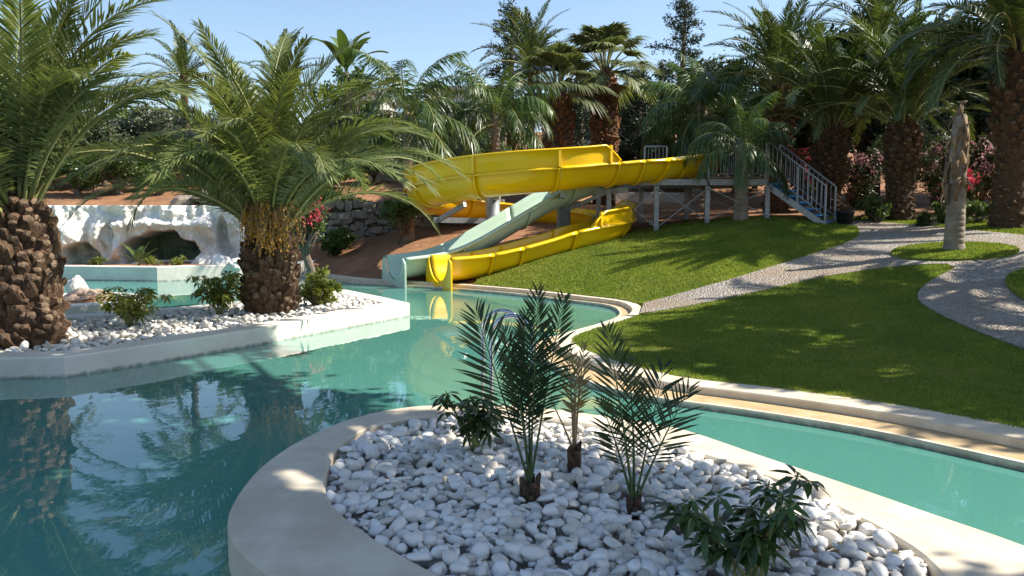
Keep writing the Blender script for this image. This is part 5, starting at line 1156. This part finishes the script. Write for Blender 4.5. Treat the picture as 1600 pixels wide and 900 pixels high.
# ------------------------------------------------------------------ buildings on the hill
def house(px0, px1, d, ytop, label, dep=8, wins=()):
    a, b = P(px0, ytop, d=d), P(px1, ytop, d=d); x0, x1 = a.x, b.x; zt = a.z; z0 = h((x0+x1)/2, d) - 1.0
    r = thing('house', label, 'building', ((x0+x1)/2, d, z0)); W = x1 - x0; Hh = zt - z0
    MB().box((0, dep/2, Hh/2), (W, dep, Hh)).build('wall', M['house'], r); MB().box((0, dep/2, Hh+.1), (W+.5, dep+.5, .2)).build('roof', M['roof'], r)
    for f, zf, w_, hh in wins:
        fr = MB().box((f*W, -.02, Hh*zf), (w_, .06, hh)).build('window', M['carwhite'], r); MB().box((f*W, -.055, Hh*zf), (w_-.14, .03, hh-.14)).build('pane', M['glass'], fr)
house(540, 592, 54, 146, 'pale flat roofed house on the hill left of the slim queen palm')
house(668, 790, 56, 140, 'pale house on the hill behind the drooping queen palm', wins=[(-.1, .72, 1.3, 1.0), (.25, .72, 1.3, 1.0), (-.38, .72, 1.0, 1.0)])
# low white garden walls behind the platform and above the bank
def low_wall(p0, p1, d0, d1, hgt, label):
    a, b = P(*p0, d=d0), P(*p1, d=d1); L = math.hypot(b.x-a.x, b.y-a.y); zz = (a.z + b.z)/2
    o = tag(MB().box(((a.x+b.x)/2, (a.y+b.y)/2, zz - hgt/2), (L, .2, hgt), rz=math.atan2(b.y-a.y, b.x-a.x), bev=.015).build('garden_wall', M['house']), label, 'wall')
low_wall((955, 296), (1075, 306), 33, 33.5, 1.0, 'low pale garden wall seen through the platform legs')
low_wall((575, 256), (640, 264), 34, 34, .7, 'low grey wall on the bank under the arching frond')
low_wall((1440, 338), (1545, 343), 23.8, 23.2, .25, 'low terracotta kerb behind the crownless trunk')

# ------------------------------------------------------------------ palms and trees just right of the picture that shade lawn and island
S_sh = date_set('shade', 3.4, DM2, n=55, ll=.55, lw=.05)
for x, y, ht, nf, sd, lab in [(13.6, 15.2, 5.6, 46, 35, 'date palm outside the right edge that shades the gravel path')]:
    z0 = h(x, y); root = thing('shade_palm', lab, 'palm tree', (x, y, z0-.05), 0, 'palms outside the right edge')
    trunk_lathe(root, [(.42, -.1), (.33, ht*.3), (.36, ht*.75), (.3, ht), (.1, ht+.3)], M['palmcore'], seed=sd); crown(root, S_sh, ht, nf, seed=sd)

def canopy(label, trunk, spots, zc, n, size, seed, mat='darkleaf'):
    """broad tree whose crown stands up-sun of the ground it shades"""
    k = zc / math.tan(R(SUN_EL)); sx_, sy_ = math.sin(R(SUN_AZ))*k, math.cos(R(SUN_AZ))*k
    z0 = h(*trunk); blobs = []; rr = np.random.default_rng(seed)
    for x, y, r in spots: dz = rr.uniform(-.5, .5); blobs.append(((x + sx_ - trunk[0], y + sy_ - trunk[1], zc + dz - z0), (r, r, .7)))
    return leafy('shade_tree', (trunk[0], trunk[1], z0-.05), label, 'tree', blobs, n, size, mat, zc*.55, .22, seed, 'trees outside the right edge', clump=150, spread=.2)
canopy('broad tree right of the viewer whose crown shades the open water', (5.6, 2.4), [(-4.2,4.6,2.0),(-2.8,6.6,1.35),(-2.0,4.4,1.15),(-6.2,6.6,1.9),(-3.9,8.6,1.4),(-6,9,1.4),(-2.3,8.3,.8),(-7.5,4.5,2.0),(-2.5,3.0,1.8),(-4.9,10.4,1.1),(-4.0,11.7,.6)], 7.6, 34000, .3, 201)
canopy('smaller tree right of the viewer whose crown dapples the pebble island', (6.0, 1.2), [(-.7,4.4,.9),(.2,3.9,.7),(-.9,5.7,.6),(.15,4.9,.55),(1.1,3.7,.5),(.75,4.6,.35),(-.9,7.0,.35),(.6,5.3,.3)], 6.4, 4600, .19, 203)
canopy('broad tree beyond the right edge whose crown shades the near lawn', (13.5, 10.5), [(4.0,10.2,1.2),(5.4,9.0,1.2),(6.2,11,1.2),(3.0,12.2,1.0),(7,7.8,1.2),(4.8,12.6,.9),(8.2,9.6,1.2),(2.4,10.6,.8),(5.2,10.6,.8),(3.4,9.5,.7),(4.4,8.7,.6),(6.8,9.3,1.1),(3.6,11.2,1.0),(7.3,11,1.1),(4.2,13.3,.7),(2.6,9.4,.6),(3.4,8.6,.55),(4.2,8.0,.6),(5.0,7.4,.6),(1.9,10.5,.5),(2.2,11.6,.6),(2.9,13.3,.7),(4.0,14.6,.6),(5.8,13.2,.8)], 7.0, 27000, .27, 202)

# dry leaf litter lying on the island pebbles
rr = np.random.default_rng(55); k = rr.choice(len(pf), 170, replace=False); Vl = []
for i in k:
    x, y, z, r_ = pf[i]; a = rr.uniform(0, 6.28); l = rr.uniform(.03, .085); w_ = rr.uniform(.004, .014); d = np.array([math.cos(a), math.sin(a), rr.normal(0, .25)]); sd = np.array([-math.sin(a), math.cos(a), rr.normal(0, .2)]); c = np.array([x, y, z + r_*.62])
    Vl += [c - d*l/2, c + sd*w_, c + d*l/2, c - sd*w_]
struct(ob('leaf_litter', mk('leaf_litter', Vl, [np.arange(len(Vl)).reshape(-1, 4)], M['dryleaf'], smooth=False)), 'stuff', 'dry brown leaflets scattered on the island pebbles', 'leaves')
